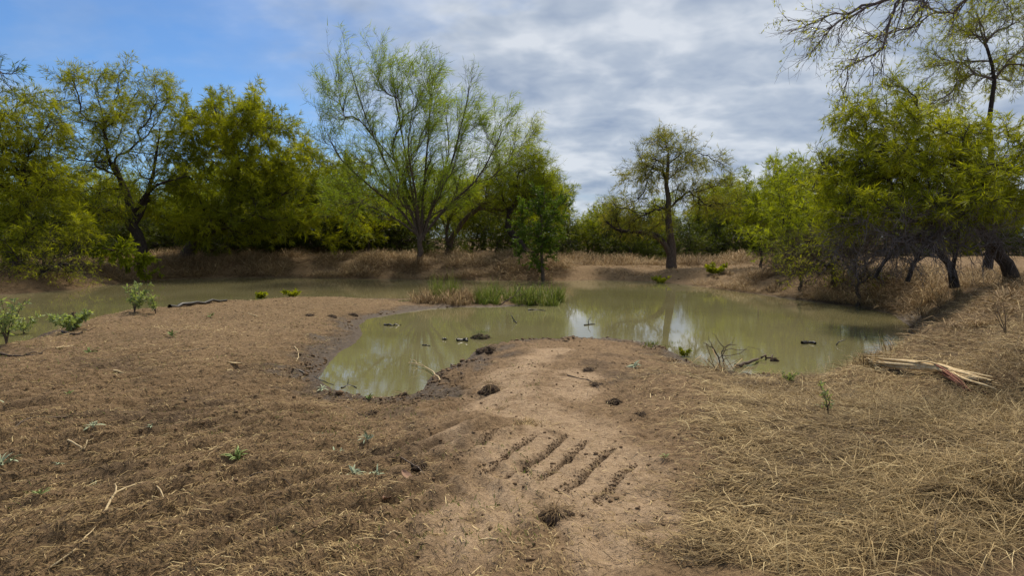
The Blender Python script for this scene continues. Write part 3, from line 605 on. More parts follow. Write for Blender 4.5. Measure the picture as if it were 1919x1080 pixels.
# thicket along the right bank
for sd, px, Y, lab, bl, mt, per in (
    (21, 1560, 20.6, 'thorny half-bare bush on the right bank, left of the dead tangle', [(1545,470,70,55,19.3,1.1),(1590,510,50,30,19,.9),(1500,500,50,30,19.5,.9)], 'olive', 2),
    (22, 1480, 26, 'bushy green mesquite on the right bank, leafy to the ground', [(1470,360,55,50,26,1.8),(1540,380,60,55,26,1.8),(1440,420,45,40,25.5,1.5),(1520,450,70,45,24.5,1.5),(1460,470,50,30,24,1.2)], 'bright', 11),
    (23, 1425, 33, 'pale-stemmed leafy mesquite right of the round-crowned tree', [(1420,350,40,40,33,1.6),(1470,330,50,35,33,1.8),(1395,400,40,40,33,1.5),(1450,400,50,45,32.5,1.6)], 'bright', 10),
    (24, 1600, 21, 'dense bushy mesquite in the gap left of the big right mesquite', [(1590,340,50,45,21,1.5),(1560,400,60,40,21,1.5),(1640,390,60,50,21,1.6)], 'bright', 11),
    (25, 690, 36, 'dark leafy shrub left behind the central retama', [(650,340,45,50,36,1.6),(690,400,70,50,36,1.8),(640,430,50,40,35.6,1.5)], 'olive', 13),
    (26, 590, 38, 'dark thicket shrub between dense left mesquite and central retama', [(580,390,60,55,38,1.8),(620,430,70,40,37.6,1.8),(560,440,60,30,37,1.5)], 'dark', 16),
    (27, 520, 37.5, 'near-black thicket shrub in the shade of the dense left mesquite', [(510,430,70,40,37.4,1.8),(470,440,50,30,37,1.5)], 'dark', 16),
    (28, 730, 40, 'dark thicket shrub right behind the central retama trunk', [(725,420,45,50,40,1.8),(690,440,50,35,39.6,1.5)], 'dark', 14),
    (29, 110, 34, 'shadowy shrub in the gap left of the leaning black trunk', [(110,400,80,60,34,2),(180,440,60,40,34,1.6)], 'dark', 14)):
    B = foot(px, Y); k = Y / F
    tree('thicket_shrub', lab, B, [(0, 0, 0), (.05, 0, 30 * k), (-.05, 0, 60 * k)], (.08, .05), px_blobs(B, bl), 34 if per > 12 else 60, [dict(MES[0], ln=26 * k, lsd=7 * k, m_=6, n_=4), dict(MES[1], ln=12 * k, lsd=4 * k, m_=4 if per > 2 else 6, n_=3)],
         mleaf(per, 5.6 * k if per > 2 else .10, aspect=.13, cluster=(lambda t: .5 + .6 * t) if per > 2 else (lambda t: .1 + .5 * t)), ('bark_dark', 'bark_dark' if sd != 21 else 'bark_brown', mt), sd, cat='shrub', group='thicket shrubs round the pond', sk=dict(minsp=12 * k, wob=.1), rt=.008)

# ------------------------------------------------------------------ the tree line behind: three kinds, copied
def copy_tree(o, loc, rz, s, label, group):
    c = o.copy(); col.objects.link(c); c.location = loc; c.rotation_euler = (0, 0, rz); c.scale = s; tag(c, label, None, group)
    for ch in o.children:
        d = ch.copy(); col.objects.link(d); d.parent = c
    return c
g = np.random.default_rng(77)
KIND = []
LB0 = ['olive mesquite of the tree line', 'bright green mesquite of the tree line', 'dark low far bush']
GRP = ['olive mesquites of the far tree line', 'bright mesquites of the far tree line', 'dark bushes of the far undergrowth']
spec = [([(0, 0, 3.6, 2.4, 2.2, 1.5), (1.4, 0, 2.8, 1.7, 1.7, 1.3), (-1.5, .3, 2.7, 1.6, 1.7, 1.3)], 'olive', 60, 9, .2),
        ([(0, 0, 4.0, 1.9, 1.9, 1.7), (1.2, 0, 2.9, 1.5, 1.5, 1.1), (-1.2, .3, 3.2, 1.4, 1.5, 1.1)], 'bright', 50, 7, .2),
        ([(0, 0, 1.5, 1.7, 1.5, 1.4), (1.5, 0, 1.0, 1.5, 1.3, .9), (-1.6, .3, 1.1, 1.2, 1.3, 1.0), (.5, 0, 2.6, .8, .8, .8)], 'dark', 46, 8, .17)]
far = []
for k in range(34): far.append((k % 2, -260 + k * 74 + g.normal(0, 16), 44 + 9 * g.random(), .75 + .4 * g.random()))
for k in range(22): far.append((k % 2, -250 + k * 115 + g.normal(0, 20), 58 + 12 * g.random(), .95 + .4 * g.random()))
for k in range(32): far.append((2, -110 + k * 66 + g.normal(0, 20), 41 + 9 * g.random(), .85 + .45 * g.random()))
for k in range(14): far.append((2, 60 + k * 54 + g.normal(0, 12), 38.2 + 2.5 * g.random(), .95 + .45 * g.random()))
for k in range(9): far.append((2, 1060 + k * 58 + g.normal(0, 12), 42 + 3 * g.random(), .75 + .3 * g.random()))
far = [f_ for f_ in far if -110 < f_[1] < 2010]
WH = ((60, 'at the left picture edge'), (330, 'behind the leaning black trunk'), (620, 'behind the dense left mesquite'), (800, 'left behind the central retama'), (1000, 'right behind the central retama'), (1180, 'left of the upright mesquite'), (1340, 'behind the upright mesquite'), (1560, 'above the right bank'), (9999, 'behind the big right mesquite'))
def far_lab(f_):
    return ('nearer ' if f_[2] < 51 and f_[0] < 2 else 'farthest ' if f_[0] < 2 else '') + LB0[f_[0]] + ' ' + next(t for l_, t in WH if f_[1] < l_)
for fi, (kk, px, Y, s) in enumerate(far):
    X = (px - 959.5) / F * Y; z = hz(X, Y) - .05
    if kk < 2 and 1040 < px < 1210: s *= .78
    if kk < 2 and px < 800: s *= 1.25
    if kk < 2 and 1360 < px < 1600: s *= 1.15
    LBK = far_lab(far[fi]); same = sorted(f_[1] for f_ in far if far_lab(f_) == LBK)
    if len(same) > 1: LBK += ', ' + ('leftmost', 'second', 'third', 'fourth', 'fifth', 'sixth', 'seventh', 'eighth', 'ninth', 'tenth', 'eleventh', 'twelfth', 'thirteenth', 'fourteenth')[same.index(px)] + (' from left' if same.index(px) else '')
    if kk < len(KIND) and KIND[kk]: copy_tree(KIND[kk], (X, Y, z), g.random() * 6.28, (s, s, s * (.9 + .25 * g.random())), LBK, GRP[kk])
    else:
        while len(KIND) <= kk: KIND.append(None)
        if KIND[kk] is None:
            bl, mt, M_, per, sz = spec[kk]
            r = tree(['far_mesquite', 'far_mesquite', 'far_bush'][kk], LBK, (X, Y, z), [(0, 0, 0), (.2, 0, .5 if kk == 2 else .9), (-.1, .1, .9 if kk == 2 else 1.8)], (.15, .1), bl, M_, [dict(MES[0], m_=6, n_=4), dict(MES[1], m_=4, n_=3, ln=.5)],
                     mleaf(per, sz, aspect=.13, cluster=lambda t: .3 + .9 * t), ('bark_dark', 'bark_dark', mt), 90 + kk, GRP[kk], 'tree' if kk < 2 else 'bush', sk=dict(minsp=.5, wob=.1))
            r.scale = (s, s, s); KIND[kk] = r

# ------------------------------------------------------------------ blades: straw, dry grass, green grass
def blades(p, d, ln, wd, arch, tint_, g):
    """ribbons of two segments: p (n,3) root, d (n,3) heading, arch = how far the tip drops or rises"""
    s = unit(np.cross(d, np.array([0, 0, 1.0]) + g.normal(size=p.shape) * .35)) * wd[:, None] * .5
    mid = p + d * ln[:, None] * .5; mid[:, 2] += arch[:, 0]; tip = p + d * ln[:, None]; tip[:, 2] += arch[:, 1]
    mid += g.normal(size=p.shape) * (ln * .07)[:, None] * np.array([1, 1, .2])
    V = np.stack([p - s, p + s, mid + s * .9, mid - s * .9, tip], 1).reshape(-1, 3); i = np.arange(len(p))[:, None] * 5
    return V, i + np.array([[0, 1, 2, 3]]), i + np.array([[3, 2, 4]]), np.repeat(tint_, 5)
def blade_mesh(name, *a):
    V, q, t, c = blades(*a); return mesh_np(name, V, [q, t], False, {'tint': c})
g = np.random.default_rng(5)
def scatter(n_, y0, y1, spread, power=1.0):
    y = y0 * (y1 / y0) ** (g.random(n_) ** power); x = (g.random(n_) * 2 - 1) * (spread * y + .6); return x, y
# cut straw on the near ground
x, y = scatter(400000, 2.9, 26, .92)
s = sdf(x, y); mk = straw_mask(x, y)
keep = (s > .12) & (g.random(len(x)) < (.045 + .80 * mk) * sm(.05, .5, s) * np.where(x > .3 * y, sm(19, 10, y), 1)) 
x, y, mk = x[keep], y[keep], mk[keep]
z = height(x, y); n_ = len(x)
q = sm(.10, .32, x / (y + 1)); lg = np.where(g.random(n_) < .25 + .55 * q, 1.0, .42)
ang = (vnoise(x * .7, y * .7, 3) - .5) * 2.6 + g.normal(0, .75, n_) + np.where(x < 0, .25, -.15) + (g.random(n_) < .5) * math.pi
ln = (.045 + .075 * g.random(n_) + .11 * q * g.random(n_) ** 2) * lg * (1 + .035 * y); wd = (.0022 + .0022 * g.random(n_)) * (1 + .10 * y)
d = np.stack([np.cos(ang), np.sin(ang), g.normal(.06, .12, n_)], -1); p = np.stack([x, y, z + .004 + .022 * g.random(n_) * (.3 + q)], -1)
arch = np.stack([.012 * g.random(n_), -.01 + .0 * x], -1)
me = blade_mesh('cut_straw', p, d, ln, wd, arch, np.clip(g.normal(.36 + .05 * q, .25, n_) + .7 * (fbm(x * 1.4, y * 1.4, 201, 3) - .5), 0, 1), g)
tag(obj('cut_straw', me, M['straw']), 'dry cut straw littering the trampled ground round the pond', 'straw', kind='stuff')
print('straw', n_)
# long dead grass standing and lying on the banks
def bank(name, label, n_, region, lmin, lmax, wd0, mat, lie=.5, seed=3):
    global g
    g = np.random.default_rng(seed); x, y = region(n_); s = sdf(x, y); tus = fbm(x * .8, y * .8, 99, 3)
    k = (s > .05) & (g.random(len(x)) < sm(.28, .55, tus) + .12); x, y, s, tus = x[k], y[k], s[k], tus[k]; n_ = len(x)
    z = height(x, y); a = g.random(n_) * 6.283
    tb = sm(.35, .7, tus); up = np.clip(g.normal(1 - lie, .35, n_), 0.02, 1.3) * (.35 + tb)
    d = unit(np.stack([np.cos(a), np.sin(a) - .35, up], -1)); ln = (lmin + (lmax - lmin) * g.random(n_)) * (.55 + .8 * tb)
    p = np.stack([x, y, z + .02], -1); arch = np.stack([.06 * ln * 1.0, -ln * np.clip(d[:, 2], 0, 1) * (.35 + .5 * g.random(n_))], -1)
    me = blade_mesh(name, p, d, ln, wd0 * (.45 + 1.3 * g.random(n_) ** 2), arch, np.clip(g.normal(.43 + .15 * (tb - .5), .25, n_) + .6 * (fbm(x * .9, y * .9, 203, 3) - .5), 0, 1), g)
    print(name, n_); return tag(obj(name, me, M[mat]), label, 'grass', kind='stuff')
def reg_px(x0, x1, Y0, Y1):
    def f(n_):
        Y = Y0 + (Y1 - Y0) * g.random(n_); return (x0 + (x1 - x0) * g.random(n_) - 959.5) / F * Y, Y
    return f
bank('dead_grass', 'brown dead grass drooping over the far bank below the retama', 78000, reg_px(285, 1062, 28.5, 38), .45, 1.0, .012, 'drygrass', .45, 31)
bank('dead_grass', 'dull brown dead grass on the shaded left bank', 20000, reg_px(-120, 300, 22, 38), .35, .8, .012, 'drygrass', .5, 32)
bank('dead_grass', 'short tan grass on the pale far shore round the upright mesquite', 9000, reg_px(1050, 1420, 28.5, 41), .10, .28, .018, 'drygrass', .7, 33)
bank('dead_grass', 'thick straw-brown grass matting the right bank', 60000, reg_px(1330, 2050, 9.2, 27), .28, .62, .011, 'drygrass', .62, 34)
bank('dead_grass', 'brown grass thatch hanging down the right bank to the water', 30000, reg_px(1300, 1760, 15.5, 27), .35, .8, .011, 'drygrass', .5, 37)
bank('dead_grass', 'tall tan grass clumps at the foot of the far trees', 14000, reg_px(1050, 1500, 37, 44), .5, 1.1, .016, 'drygrass', .2, 35)
bank('dead_grass', 'loose golden grass lying along the right foreground', 26000, lambda n_: (lambda y: ((.24 + .70 * g.random(n_) ** .8) * y + .5, y))(2.7 * 4.2 ** g.random(n_)), .14, .36, .0027, 'straw', .95, 36)

# ------------------------------------------------------------------ clods and crumbs of dark earth
def ico():
    t = (1 + 5 ** .5) / 2
    V = np.array([(-1,t,0),(1,t,0),(-1,-t,0),(1,-t,0),(0,-1,t),(0,1,t),(0,-1,-t),(0,1,-t),(t,0,-1),(t,0,1),(-t,0,-1),(-t,0,1)], float); V /= np.linalg.norm(V[0])
    Fc = np.array([(0,11,5),(0,5,1),(0,1,7),(0,7,10),(0,10,11),(1,5,9),(5,11,4),(11,10,2),(10,7,6),(7,1,8),(3,9,4),(3,4,2),(3,2,6),(3,6,8),(3,8,9),(4,9,5),(2,4,11),(6,2,10),(8,6,7),(9,8,1)])
    return V, Fc
IV, IF = ico()
def subdiv(V, Fc):
    V = list(map(tuple, V)); mid = {}; o = []
    def mp_(a, b_):
        k = (min(a, b_), max(a, b_))
        if k not in mid:
            p = np.array(V[a]) + np.array(V[b_]); p /= np.linalg.norm(p); V.append(tuple(p)); mid[k] = len(V) - 1
        return mid[k]
    for a, b_, c in Fc:
        d, e, f = mp_(a, b_), mp_(b_, c), mp_(c, a); o += [(a, d, f), (d, b_, e), (f, e, c), (d, e, f)]
    return np.array(V), np.array(o)
g = np.random.default_rng(8)
def crumbs(name, label, x, y, r, mat):
    n_ = len(x); z = height(x, y); sc = r[:, None, None] * (np.array([1, 1, .65]) * (.65 + .7 * g.random((n_, 1, 3))))
    V = IV[None] * sc * (.7 + .6 * g.random((n_, 12, 1))) + np.stack([x, y, z + r * .2], -1)[:, None, :]
    Fc = (IF[None] + (np.arange(n_) * 12)[:, None, None]).reshape(-1, 3)
    print(name, n_); return tag(obj(name, mesh_np(name, V.reshape(-1, 3), [Fc]), M[mat]), label, 'soil', kind='stuff')
x, y = scatter(90000, 3.0, 19, .7); s = sdf(x, y)
pr = .035 * (s > .05) + .55 * sm(.95, .15, s) * (s > .04) * sm(20, 12, y) * sm(.35, .6, fbm(x * 1.5, y * 1.5, 12, 3)) + .05 * sm(.55, .75, fbm(x * 1.1, y * 1.1, 14, 3)) * (s > .1)
k = g.random(len(x)) < pr; x, y, s = x[k], y[k], s[k]
crumbs('mud_crumbs', 'dark crumbs of mud strewn along the shore and the bare ground', x, y, (.004 + .012 * g.random(len(x)) ** 3 + .022 * sm(.7, .2, s) * g.random(len(x)) ** 2) * (1 + .04 * y), 'crumb')
xs, ys = [], []
for a, b_ in GRV:
    t = g.random(260); o_ = g.normal(-.025, .022, 260); d_ = (b_ - a) / np.linalg.norm(b_ - a); c = a + (b_ - a) * t[:, None] + np.stack([d_[1], -d_[0]], -1) * o_[:, None]; xs.append(c[:, 0]); ys.append(c[:, 1])
x, y = np.concatenate(xs), np.concatenate(ys)
crumbs('groove_crumbs', 'dark crumbs turned up along the scraped grooves in the bare mud', x, y, .003 + .008 * g.random(len(x)) ** 2, 'crumb')

def clod(px, py, r, label, roots=90, straw='drygrass', flat=.7):
    p = hit(px, py); root = empty('root_clod', p - np.array([0, 0, .02]), label, 'clod', 'dark root clods on the mud')
    nl = 70; aa = g.random(nl) * 6.283; uu = g.random(nl) ** .6; c_ = np.stack([np.cos(aa) * uu, np.sin(aa) * uu * .85, flat * (1 - uu ** 1.5) * g.random(nl) ** .4], -1) * r * .8
    sz = r * (.10 + .20 * g.random(nl) ** 1.5); V = (IV[None] * (.6 + .8 * g.random((nl, 12, 1))) * sz[:, None, None] * np.array([1, 1, .8]) + c_[:, None]).reshape(-1, 3); Fc = (IF[None] + (np.arange(nl) * 12)[:, None, None]).reshape(-1, 3)
    V2, F2 = subdiv(*subdiv(IV, IF)); V2 = V2 * (.35 + .75 * fbm(V2[:, 0] * 3 + px, V2[:, 1] * 3 + V2[:, 2] * 2, 3, 4))[:, None] * np.array([r, r * .85, r * flat]); Fc = np.vstack([Fc, F2 + len(V)]); V = np.vstack([V, V2])
    tag(obj('earth', mesh_np('earth', V, [Fc]), M['clod'], root), kind='stuff')
    a = g.random(roots) * 6.283; u_ = g.random(roots); q = np.stack([np.cos(a) * u_, np.sin(a) * u_, (1 - u_ ** 2) * flat], -1) * r * .85 + np.array([0, 0, r * .2])
    d = unit(np.stack([np.cos(a), np.sin(a), .15 - .3 * u_], -1) + g.normal(size=(roots, 3)) * np.array([.6, .6, .3]))
    obj('roots', blade_mesh('roots', q, d, r * (.35 + .8 * g.random(roots)), np.full(roots, .004), np.stack([r * .05 * np.ones(roots), -r * .25 * g.random(roots)], -1), g.random(roots) * .55, g), M[straw], root)['kind'] = 'stuff'
clod(918, 735, .165, 'dark root clod standing up on the pale mud near the inlet', 150)
clod(1040, 968, .13, 'dark root clod nearest the camera on the bare mud', 170, flat=.35)
clod(1103, 694, .13, 'dark earth clod on the right side of the spit', 60, flat=.4)
clod(900, 634, .24, 'grassy black clod at the water on the spit tip', 160, 'greengrass', .5)
clod(915, 658, .22, 'brown trampled clod below the spit tip', 90, flat=.45)
clod(1200, 778, .10, 'small dark clod at the edge of the straw', 50, flat=.4)
clod(620, 594, .17, 'black clod on the left peninsula edge by the inlet', 40, flat=.4)
clod(580, 591, .14, 'low black clod left of the inlet mouth', 40, flat=.35)
clod(140, 597, .22, 'black root clod behind the broad-leaved plant by the left channel', 60, flat=.8)

# ------------------------------------------------------------------ sticks, twigs, chips
def stick(name, label, pts, r0, r1, mat, forks=(), group='sticks lying on the mud', lift=.0, water=False, cat='stick', sag=1.0):
    """pts in photo pixels, laid on the ground (or afloat); an optional third value lifts the point (m)"""
    W3 = []
    for q in pts:
        p = onz(q[0], q[1], 0) if water else hit(q[0], q[1]); p = p.copy(); p[2] += r0 * .55 + lift + (q[2] if len(q) > 2 else 0); W3.append(p)
    if any(len(q) > 2 for q in pts):           # a lifted point keeps the depth of its foot, so find it on the sight line again
        W3 = [at(q[0], q[1], W3[0][1] + .02 * i) if len(q) > 2 else W3[i] for i, q in enumerate(pts)]
    base = W3[0].copy(); root = empty(name, base, label, cat, group)
    P = spline(np.array(W3) - base, max(6, 3 * len(pts))); P[1:-1] += g.normal(size=(len(P) - 2, 3)) * r0 * .5
    G_ = Geo(); G_.add(*tubes(P[None], np.linspace(r0, r1, len(P))[None], 6)); obj('stem', G_.mesh('stem'), M[mat], root)
    for (i, dx, dy, up_, L_) in forks:
        i = min(int(i * (len(P) - 1)), len(P) - 1); d = unit(np.array([dx, dy, up_])); q = np.array([P[i] + d * L_ * t + np.array([0, 0, .04 * L_ * math.sin(t * 5)]) for t in np.linspace(0, 1, 5)])
        q[1:] += g.normal(size=(4, 3)) * L_ * .05
        G_ = Geo(); G_.add(*tubes(q[None], np.linspace(r0 * .6, r1 * .6, 5)[None], 5)); obj('fork', G_.mesh('fork'), M[mat], root)
    return root
stick('dead_stick', 'long pale-barked stick lying across the left foreground', [(180,988),(215,955),(285,935),(320,940)], .010, .004, 'palewood', [(.4, -.3, .6, .1, .15)])
stick('dead_stick', 'dark curved stick in the left foreground at the lower edge', [(170,1000),(200,965),(215,950)], .012, .006, 'deadwood')
stick('dead_stick', 'thin stick lying slantwise at the lower left edge', [(95,1066),(140,1030),(180,1003)], .006, .003, 'palewood')
stick('dead_stick', 'forked whitish twig beside the silver weed on the left', [(128,842),(158,848),(152,858)], .007, .004, 'palewood', [(.6, -.1, .5, .15, .17)])
stick('dead_stick', 'dark long stick at the left edge below the silver weed', [(5,815),(55,795),(125,785)], .010, .005, 'deadwood')
stick('dead_stick', 'black branch on the ground at the left picture edge', [(-5,665),(40,668),(80,664)], .022, .008, 'deadwood', [(.6, .3, .5, .1, .3)])
stick('dead_stick', 'bent dark twig below the black branch on the left', [(55,680),(65,685),(85,678)], .010, .005, 'deadwood')
stick('dead_stick', 'pale straight stick on the left peninsula', [(105,658),(136,650)], .014, .009, 'palewood')
stick('dead_stick', 'dark forked branch before the broad-leaved plant on the left', [(116,622),(135,627),(155,625)], .02, .01, 'deadwood', [(.9, .4, .5, .2, .25)])
stick('dead_stick', 'thin dark stick in the middle of the left peninsula', [(332,662),(360,658),(390,652)], .011, .005, 'deadwood')
stick('dead_stick', 'pale bark splinter on the left peninsula', [(212,692),(240,695)], .018, .008, 'palewood')
stick('dead_stick', 'short pale splinter left of the inlet', [(424,696),(445,691)], .015, .006, 'palewood')
stick('dead_stick', 'curved white twig just left of the inlet', [(552,652),(560,668),(555,680)], .010, .006, 'palewood')
stick('dead_stick', 'pale short stick on the far part of the left peninsula', [(465,588),(483,595)], .013, .008, 'palewood')
stick('dead_stick', 'dark twig lying below the silver weeds left of centre', [(720,840),(770,870),(795,890)], .009, .004, 'deadwood', [(.5, .2, .5, .3, .12)])
stick('dead_stick', 'thin dark twig below the inlet point', [(645,762),(670,775),(692,784)], .008, .004, 'deadwood')
stick('dead_stick', 'long dark root half buried left of centre', [(400,914),(500,910),(560,906)], .008, .003, 'deadwood')
stick('dead_stick', 'curved pale stem lying at the bottom centre', [(850,1040),(900,1014),(950,1016),(985,1022)], .006, .003, 'palewood')
stick('dead_stick', 'angled pale straw stalk at lower centre left', [(722,1005),(740,998),(760,1008)], .006, .003, 'palewood')
stick('dead_stick', 'grey twig lying over the spit right of the pale mud', [(1063,704),(1085,710),(1108,716),(1123,733)], .009, .004, 'deadwood')
stick('dead_stick', 'arched pale stem at the edge of the right straw', [(1405,942),(1440,930),(1464,905),(1462,890),(1430,880)], .007, .004, 'palewood')
stick('dead_stick', 'dark flat stick in the right straw below the sapling', [(1550,770),(1600,776),(1660,782)], .014, .008, 'deadwood')
stick('dead_stick', 'red-brown stick lying in the right straw', [(1622,815),(1680,823),(1735,828)], .014, .009, 'redwood')
stick('dead_stick', 'dark long branch along the lower right straw', [(1790,930),(1850,960),(1919,990)], .016, .008, 'deadwood')
stick('dead_stick', 'white twig on the straw slope above the split limb', [(1727,602),(1740,622),(1762,636)], .013, .006, 'palewood', [(.7, .3, .4, .3, .25)])
stick('dead_stick', 'pale stalk upright at the bottom right', [(1637,1035),(1645,1080)], .006, .004, 'palewood')
stick('black_strip', 'long black strip along the far edge of the left peninsula', [(318,577),(370,571),(425,565)], .055, .03, 'wetwood', cat='log', group='dark strips at the water')  # black tapering strip that follows the peninsula's far edge
WG = 'sticks and debris in the pond'
stick('floating_wood', 'dark pointed driftwood afloat in the inlet mouth', [(857,640),(868,639),(877,641)], .045, .02, 'wetwood', group=WG, water=True, cat='driftwood')
stick('floating_wood', 'small dark driftwood left in the inlet', [(829,637),(838,638)], .03, .012, 'wetwood', group=WG, water=True, cat='driftwood')
stick('floating_wood', 'black driftwood afloat in the right part of the pond', [(1503,645),(1515,643),(1528,646)], .04, .025, 'wetwood', group=WG, water=True, cat='driftwood')
stick('floating_wood', 'thin bent twig sticking out of the right water', [(1568,648),(1572,641, .1),(1583,638, .12)], .014, .008, 'wetwood', group=WG, water=True, cat='twig')
stick('floating_wood', 'dark twig slanting out of the water off the spit', [(968,606),(962,598, .1),(957,591, .2)], .02, .01, 'wetwood', group=WG, water=True, cat='twig')
stick('floating_wood', 'low dark twig afloat before the green reeds', [(990,582),(1005,581),(1022,583)], .02, .008, 'wetwood', group=WG, water=True, cat='twig')
stick('floating_wood', 'thin stick afloat in the middle of the inlet', [(792,648),(806,649)], .016, .008, 'wetwood', group=WG, water=True, cat='twig')
stick('floating_wood', 'flat dark stick by the left shore of the inlet', [(720,610),(735,611),(752,610)], .03, .012, 'wetwood', group=WG, water=True, cat='twig')
stick('floating_wood', 'dark twig afloat off the far right of the spit', [(1095,610),(1115,608)], .018, .008, 'wetwood', [(.5, .3, .2, 1, .2)], group=WG, water=True, cat='twig')
stick('bank_branch', 'pale twig leaning into the inlet from its right shore', [(825,718),(808,699),(785,688),(765,684)], .012, .005, 'palewood', [(.6, -.6, -.4, .3, .3), (.8, -.5, .5, .3, .2)], group='branches on the shore', lift=.03)
stick('bank_branch', 'brown twig pointing down the shore below the spit tip', [(845,683),(858,693),(871,706)], .010, .005, 'deadwood', group='branches on the shore')
stick('bank_branch', 'split pale stick pushed into the water right of the spit', [(1378,690),(1405,684),(1430,675),(1448,670)], .034, .014, 'deadwood', group='branches on the shore', lift=.02)
stick('bank_branch', 'bare forked pale branch standing at the right water edge', [(1352,688),(1345,670, .2),(1338,655, .3),(1318,643, .4)], .014, .005, 'deadwood', [(.3, .5, .1, .7, .45), (.5, -.4, .1, .8, .35)], group='branches on the shore')
stick('bank_branch', 'bare black branch arching over the right water edge', [(1358,688),(1354,672, .2),(1353,660, .3),(1364,648, .4),(1380,646, .4)], .012, .005, 'deadwood', [(.55, .9, .1, .1, .5), (.7, -.4, .1, .5, .3), (.4, .8, .1, .2, .6)], group='branches on the shore')
stick('bank_branch', 'dark branch sticking out of the green reeds', [(935,572),(950,563, .1),(965,552, .3),(975,537, .5)], .022, .008, 'deadwood', [(.5, .8, .1, .3, .6)], group='branches on the shore')
stick('bank_branch', 'thin dark twig on the wet mud at the left point of the inlet', [(560,700),(590,708),(625,722)], .010, .004, 'wetwood', [(.5, .3, .5, .2, .15)], group='branches on the shore')
stick('bank_branch', 'short black root sticking from the mud at the inlet bottom', [(640,728),(655,722),(668,728)], .014, .006, 'wetwood', [(.4, .1, .4, .6, .10)], group='branches on the shore')
clod(755, 742, .12, 'dark mud clod at the bottom right of the inlet', 60, flat=.5)
clod(700, 775, .14, 'flat dark root mat below the fresh green weed', 110, flat=.3)
clod(1060, 640, .10, 'small dark clod on the top of the spit', 40, flat=.5)
clod(1120, 722, .12, 'dark crumbling clod beside the grey twig on the spit', 70, flat=.4)
clod(1150, 755, .11, 'low dark clod right of the pale track', 70, flat=.35)
clod(790, 875, .10, 'dark hollow clod beside the large bark chip', 60, flat=.4)
clod(660, 590, .18, 'dark clod row end at the inlet mouth', 50, flat=.35)
clod(1451, 677, .10, 'round black stump end in the right shallows', 8, flat=.9)

# the split limb on the right bank: pale torn wood and a red-brown bark prong
p0 = hit(1625, 690); root = empty('split_limb', p0, 'long torn limb of pale split wood lying on the right straw slope', 'limb')
def strand(pts, r, n_, spread, mat, nm):
    W3 = np.array([hit(a, b_) + np.array([0, 0, h_]) for a, b_, h_ in pts]) - p0
    G_ = Geo()
    for k in range(n_):
        q = spline(W3 + g.normal(size=(1, 3)) * spread * np.array([.3, 1, .6]) + g.normal(size=W3.shape) * spread * .5, 14); pr_ = np.sin(np.linspace(.25, math.pi - .12, 14)) ** .5
        G_.add(*tubes(q[None], (r * (.5 + .8 * g.random()) * pr_)[None], 5))
    obj(nm, G_.mesh(nm), M[mat], root)
strand([(1632,689,.09),(1690,697,.10),(1750,705,.11),(1800,719,.10),(1858,733,.08)], .017, 16, .034, 'tornwood', 'torn_wood')
strand([(1755,706,.10),(1785,724,.09),(1815,744,.05)], .012, 12, .026, 'redwood', 'bark')
strand([(1770,708,.10),(1800,728,.10),(1835,740,.09),(1864,747,.08)], .010, 4, .010, 'tornwood', 'torn_wood')
strand([(1775,712,.04),(1805,733,.03),(1850,744,.03)], .012, 3, .012, 'redwood', 'bark')
strand([(1612,678,.07),(1632,689,.05),(1660,694,.05)], .006, 7, .05, 'tornwood', 'splinters')
strand([(1735,690,.06),(1770,708,.06),(1800,714,.06)], .008, 3, .03, 'tornwood', 'splinters')
# dry curled leaves and bark chips
def chip(px, py, L_, W_, rz, label, mat):
    p = hit(px, py); u_, v_ = np.meshgrid(np.linspace(-1, 1, 7), np.linspace(-1, 1, 4)); wv = W_ * (1 - np.abs(u_) ** 2.2 * .85)
    V = np.stack([u_ * L_, v_ * wv, .5 * W_ * v_ ** 2 + .25 * W_ * u_ ** 2 + .012], -1).reshape(-1, 3); i = np.arange(28).reshape(4, 7)
    q = np.stack([i[:-1, :-1], i[:-1, 1:], i[1:, 1:], i[1:, :-1]], -1).reshape(-1, 4); V2 = V + np.array([0, 0, -.005]); q2 = q[:, ::-1] + 28
    o = obj('bark_chip', mesh_np('bark_chip', np.vstack([V, V2]), [q, q2], True), M[mat], None, p); o.rotation_euler = (.1, .15, rz)
    tag(o, label, 'bark chip', 'bark chips on the mud')
M['chip'] = plain('chip', (.20, .115, .07), (.36, .22, .15), 30)
chip(764, 897, .085, .03, -.9, 'large curled brown bark chip left of the bare mud', 'chip')
chip(724, 922, .05, .025, 1.2, 'small curled brown bark chip below the large one', 'chip')
chip(440, 693, .10, .03, .3, 'flat tan bark chip left of the inlet', 'palewood')
chip(1820, 1012, .04, .018, .6, 'dark bark chip at the lower right', 'deadwood')
chip(1560, 970, .035, .016, .2, 'pale chip on the bare soil at the lower right', 'palewood')

